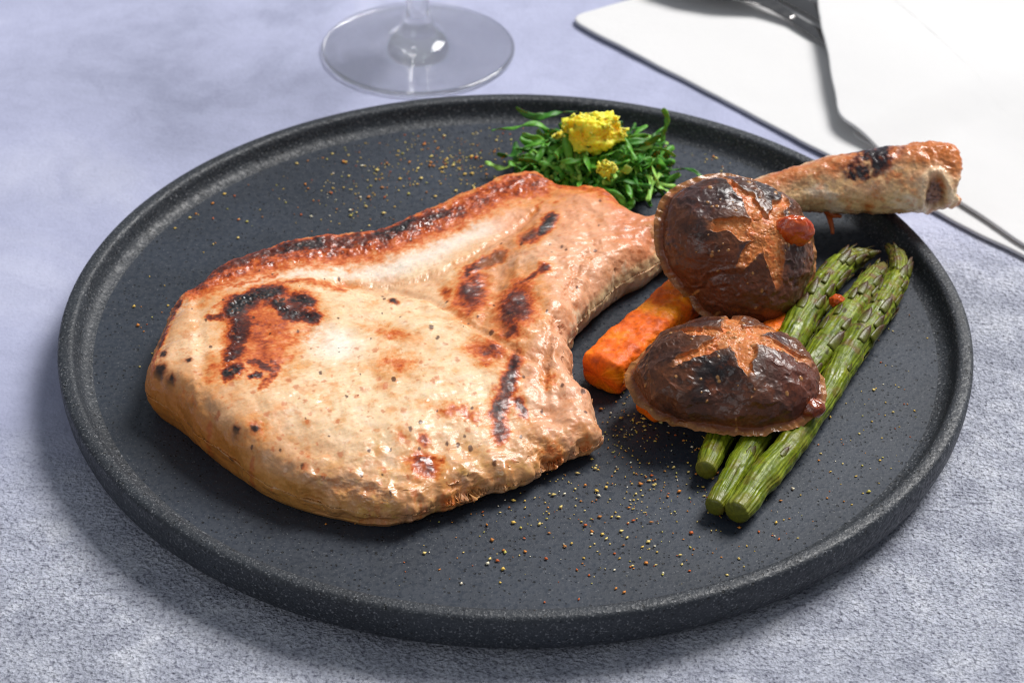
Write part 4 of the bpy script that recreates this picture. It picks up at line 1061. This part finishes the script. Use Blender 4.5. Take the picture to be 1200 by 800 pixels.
# ------------------------------------------------------------------ seasoning
def build_sprinkle():
    rs = np.random.RandomState(2)
    pts = []
    def add(n, cx, cy, sx, sy, big): 
        for i in range(int(n * 1.7)): pts.append((rs.normal(cx, sx), rs.normal(cy, sy), rs.uniform(.016, .05) * (1.7 if rs.rand() < big else 1)))
    add(150, 480, 195, 70, 28, .25); add(90, 545, 185, 35, 20, .25); add(60, 400, 235, 45, 25, .3); add(26, 235, 235, 35, 28, .8)
    add(40, 830, 180, 30, 14, .3); add(150, 760, 545, 70, 45, .25); add(90, 730, 600, 90, 40, .35); add(50, 650, 620, 90, 40, .4); add(60, 745, 500, 25, 25, .1)
    add(60, 980, 560, 80, 60, .15); add(30, 1030, 470, 40, 60, .1); add(16, 870, 640, 110, 30, .6); add(14, 190, 380, 20, 25, .2); add(12, 560, 630, 60, 20, .5)
    for p_ in ((722, 690, .075), (638, 706, .055), (852, 674, .06), (706, 626, .07), (768, 662, .05), (720, 668, .05), (808, 669, .055), (254, 205, .07), (262, 196, .06), (275, 216, .06), (222, 256, .07), (205, 268, .06), (250, 287, .06)):
        pts.append(p_)
    octv = np.array([(1, 0, 0), (-1, 0, 0), (0, 1, 0), (0, -1, 0), (0, 0, 1), (0, 0, -1)], float)
    octf = np.array([(0, 2, 4), (2, 1, 4), (1, 3, 4), (3, 0, 4), (2, 0, 5), (1, 2, 5), (3, 1, 5), (0, 3, 5)])
    pal = [lin(236, 196, 92), lin(244, 216, 130), lin(222, 140, 56), lin(206, 100, 40), lin(206, 196, 96), lin(250, 238, 206), lin(190, 124, 60)]
    Vs, Fs, Cs, n0 = [], [], [], 0
    for u, v, s_ in pts:
        p = at(u, v, ZF)
        if math.hypot(p[0], p[1]) > 12.3: continue
        Q = np.array(Matrix.Rotation(rs.uniform(0, 6.28), 3, 'Z'))
        V = (octv * (s_, s_ * rs.uniform(.5, .9), s_ * rs.uniform(.3, .6)) * (1 + .3 * rs.uniform(-1, 1, (6, 1)))) @ Q.T + (p[0], p[1], ZF + s_ * .45)
        Vs.append(V); Fs.append(octf + n0); n0 += 6
        Cs.append(np.tile(pal[rs.choice(7, p=[.28, .2, .16, .1, .1, .08, .08])], (6, 1)))
    V = np.concatenate(Vs)
    return mesh_np('seasoning', V, np.concatenate(Fs), M['flake'], smooth=False, color=np.concatenate(Cs), rough=np.full(len(V), .4))
o = link('seasoning_sprinkle', build_sprinkle()); tag(o, 'golden and orange seasoning grains sprinkled over the dark plate', 'seasoning', kind='stuff')

# ------------------------------------------------------------------ wine glass
gc = at(490, 57, .1)
glass = empty('wine_glass', (gc[0], gc[1], 0), 'clear stemmed wine glass standing behind the plate, only its round foot in view', 'wine glass')
foot = [(0, .02), (1.5, .02), (2.8, .02), (3.3, .015), (3.45, .03), (3.5, .09), (3.46, .15), (3.3, .19), (2.6, .25), (1.8, .36), (1.1, .55), (.75, .80), (.56, 1.1)]
f_ = catmull(np.array(foot), 70, False)
put(link('foot', lathe('foot', f_, M['glass'], 160, (gc[0], gc[1], 0.02))), glass)
stm = [(.56, 1.12), (.44, 1.6), (.39, 2.4), (.37, 4.5), (.38, 7.0), (.5, 8.0), (.9, 8.5)]
put(link('stem', lathe('stem', catmull(np.array(stm), 40, False), M['glass'], 96, (gc[0], gc[1], 0.02))), glass)
bwl = [(.9, 8.5), (2.2, 9.0), (3.5, 10.2), (4.1, 12.0), (4.1, 14.0), (3.7, 16.5), (3.2, 19.0)]
put(link('bowl', lathe('bowl', catmull(np.array(bwl), 50, False), M['bowl_glass'], 96, (gc[0], gc[1], 0.02))), glass)

# ------------------------------------------------------------------ napkin
def cloth_slab(name, corners, z0, z1, th, layers, seed, edge=.18, und=.05, bulge=None):
    """folded cloth: quad patch with rounded, layered folded edges; corners counter-clockwise from front-left"""
    c = np.array(corners, float); n, m_ = 160, 130
    u = np.linspace(0, 1, n); v = np.linspace(0, 1, m_); Uu, Vv = np.meshgrid(u, v, indexing='ij')
    base = (c[0] * ((1 - Uu) * (1 - Vv))[..., None] + c[1] * (Uu * (1 - Vv))[..., None] + c[2] * (Uu * Vv)[..., None] + c[3] * ((1 - Uu) * Vv)[..., None])
    Lu = np.linalg.norm(c[1] - c[0]); Lv = np.linalg.norm(c[3] - c[0])
    return base, Uu, Vv, Lu, Lv
def superq(a, e):
    return np.sign(np.cos(a)) * np.abs(np.cos(a)) ** e, np.sign(np.sin(a)) * np.abs(np.sin(a)) ** e
def pillow_layer(name, poly, zb, th, seed, und=.05, lift=None, rnd=.5):
    """a flat folded layer with rounded edge, outline poly (cm), thickness th"""
    poly = np.array(poly, float)
    # round the corners
    pts = []
    m_ = len(poly)
    for i in range(m_):
        a, b, c = poly[i - 1], poly[i], poly[(i + 1) % m_]
        d0 = (a - b) / np.linalg.norm(a - b); d1 = (c - b) / np.linalg.norm(c - b)
        for k in np.linspace(0, 1, 10):
            pts.append((b + d0 * rnd) * (1 - k) ** 2 + 2 * b * k * (1 - k) + (b + d1 * rnd) * k ** 2)
    pts = np.array(pts); q = np.vstack([pts, pts[:1]])
    L = np.concatenate([[0], np.cumsum(np.linalg.norm(np.diff(q, axis=0), axis=1))]); NU = 900
    s_ = np.linspace(0, L[-1], NU, endpoint=False); outl = np.stack([np.interp(s_, L, q[:, k]) for k in range(2)], 1)
    t = np.roll(outl, -1, 0) - np.roll(outl, 1, 0); t /= np.linalg.norm(t, axis=1)[:, None]; nrm = np.stack([t[:, 1], -t[:, 0]], 1)
    if 0.5 * np.sum(outl[:, 0] * np.roll(outl[:, 1], -1) - np.roll(outl[:, 0], -1) * outl[:, 1]) < 0: nrm = -nrm
    outl = outl + nrm * (.16 * fbm(np.column_stack([outl, outl[:, 0] * 0]), .22, 3, seed))[:, None]
    ctr = poly.mean(0); NT = 90
    tt = np.linspace(0, 1, NT)
    rings = []; r = th / 2
    inn = outl - nrm * r
    for k in tt: rings.append(np.column_stack([ctr + (inn - ctr) * k, np.full(NU, zb + th)]))
    for ang in np.linspace(0, np.pi, 11)[1:]: rings.append(np.column_stack([inn + nrm * r * math.sin(ang), np.full(NU, zb + r + r * math.cos(ang))]))
    for k in (.6, .3, 0): rings.append(np.column_stack([ctr + (inn - ctr) * k, np.full(NU, zb)]))
    P = np.stack(rings, 1); Pf = P.reshape(-1, 3)
    w = und * fbm(np.column_stack([Pf[:, 0], Pf[:, 1], Pf[:, 0] * 0]), .16, 3, seed + 2)
    Pf = Pf.copy(); Pf[:, 2] += w + und * .5
    if lift is not None: Pf[:, 2] += lift(Pf)
    Pf[:, 2] = np.maximum(Pf[:, 2], .01)
    n0 = grid_normals(P, True)
    F = grid_faces(NU, P.shape[1], True)
    if n0[:, 20, 2].mean() < 0: F = F[:, ::-1]
    return mesh_np(name, Pf, F, M['cloth'])
P0 = at(662, 20, .2)[:2]; P1 = at(1200, 300, .2)[:2]; dr = (P1 - P0) / np.linalg.norm(P1 - P0); pe = np.array([-dr[1], dr[0]])
napkin = empty('cloth_napkin', (P0[0] + 10, P0[1], 0), 'white cloth napkin folded in layers at the back right under the fork', 'napkin')
ang = math.radians(12); pl = dr * math.sin(ang) + pe * math.cos(ang)
Pl = [P0, P0 + dr * 30, P0 + dr * 30 + pe * 22, P0 + pl * 22]
put(link('lower_fold', pillow_layer('lower_fold', Pl, .02, .15, 3, .08, rnd=.9)), napkin)
# second narrow layer seen under the upper fold on its right part
Q0 = at(1000, 150, .6)[:2]; Q1 = at(1200, 268, .3)[:2]; d2 = (Q1 - Q0) / np.linalg.norm(Q1 - Q0); p2 = np.array([-d2[1], d2[0]])
put(link('middle_fold', pillow_layer('middle_fold', [Q0 - d2 * .3, Q0 + d2 * 22, Q0 + d2 * 22 + p2 * 14, Q0 - d2 * .3 + p2 * 14], .17, .10, 5, .04, rnd=.6)), napkin)
R0 = at(984, 122, 1.2)[:2]; R1 = at(1200, 256, 1.2)[:2]; d3 = (R1 - R0) / np.linalg.norm(R1 - R0)
Rt = at(958, -20, 1.2)[:2]; d4 = (Rt - R0) / np.linalg.norm(Rt - R0)
R_poly = [R0, R0 + d3 * 22, R0 + d3 * 22 + d4 * 16, R0 + d4 * 16]
put(link('upper_fold', pillow_layer('upper_fold', R_poly, .56, .14, 7, .05, rnd=.6,
    lift=lambda p_: .22 * np.exp(-(((p_[:, 0] - R0[0] - 3) ** 2 + (p_[:, 1] - R0[1] - 4) ** 2) / 18)) - .36 * sstep(.6, 2.8, (p_[:, :2] - R0) @ d3) * sstep(9, 3, (p_[:, :2] - R0) @ np.array([-d3[1], d3[0]])))), napkin)

# ------------------------------------------------------------------ fork and second utensil on the napkin
def strip(name, pts, widths, th, dish, mat, n=70, m_=13):
    path = catmull(np.array(pts), n, False); w = np.interp(np.linspace(0, 1, n), np.linspace(0, 1, len(widths)), widths); dd = np.interp(np.linspace(0, 1, n), np.linspace(0, 1, len(dish)), dish)
    t = np.gradient(path, axis=0); t /= np.linalg.norm(t, axis=1)[:, None]; s = np.cross(t, (0, 0, 1)); s /= np.linalg.norm(s, axis=1)[:, None]; b = np.cross(s, t)
    a = np.linspace(0, 2 * np.pi, 28, endpoint=False)
    cx = np.cos(a); sz = np.sin(a)
    P = path[None] + (cx[:, None] * w[None] / 2)[..., None] * s[None] + (sz[:, None] * th / 2 + dd[None] * (cx ** 2)[:, None])[..., None] * b[None]
    P = close_tube(P)
    return mesh_np(name, P.reshape(-1, 3), grid_faces(28, n + 2, True), mat)
fk = [at(985, 57, .36), at(965, 44, .36), at(930, 22, .42), at(900, 8, .5), at(872, 0, .55)]
fork = empty('table_fork', tuple(fk[2]), 'polished steel fork lying on the napkin, handle tucked under the top fold', 'fork')
d_ = fk[4] - fk[3]; d_ /= np.linalg.norm(d_)
put(link('handle', strip('handle', [fk[0] + (fk[0] - fk[1]) * .6, fk[0], fk[1], fk[2]], [.8, .75, .6, .5], .13, [0, 0, 0, 0], M['steel'])), fork)
hd = np.array([-0.96, .28, 0]); 
h0 = fk[2]; h1 = at(900, 5, .55); h2 = at(865, -4, .50); h3 = at(825, -14, .46); h4 = at(785, -30, .6)
put(link('head', strip('head', [h0, h1, h2, h3, h4], [.5, .75, 1.9, 2.5, 2.4], .16, [0, .05, .35, .45, .4], M['steel'])), fork)
dt = (h4 - h3); dt[2] = 0; dt /= np.linalg.norm(dt); sd = np.cross(dt, (0, 0, 1))
for k in range(4):
    q0 = h4 - dt * .3 + sd * (k - 1.5) * .62; q0[2] += .25
    put(link('tine', strip('tine', [q0, q0 + dt * 1.6 + (0, 0, -.1), q0 + dt * 3.2 + (0, 0, -.05), q0 + dt * 4.4 + (0, 0, .25)], [.36, .3, .26, .1], .16, [0, 0, 0, 0], M['steel'], 30)), fork)
kf = [at(985, 30, .38), at(955, 12, .38), at(905, -14, .38), at(850, -45, .38), at(790, -80, .38)]
knife = empty('table_knife', tuple(kf[1]), 'second steel utensil beside the fork, cut off by the top edge of the photo', 'cutlery')
put(link('handle', strip('handle', [kf[0] + (kf[0] - kf[1]) * .5, kf[0], kf[1], kf[2]], [.9, .9, .85, .8], .14, [0, 0, 0, 0], M['steel'])), knife)
put(link('blade', strip('blade', [kf[2], kf[3], kf[4], kf[4] + (kf[4] - kf[3])], [.8, 1.5, 1.6, .5], .12, [0, 0, 0, 0], M['steel'])), knife)
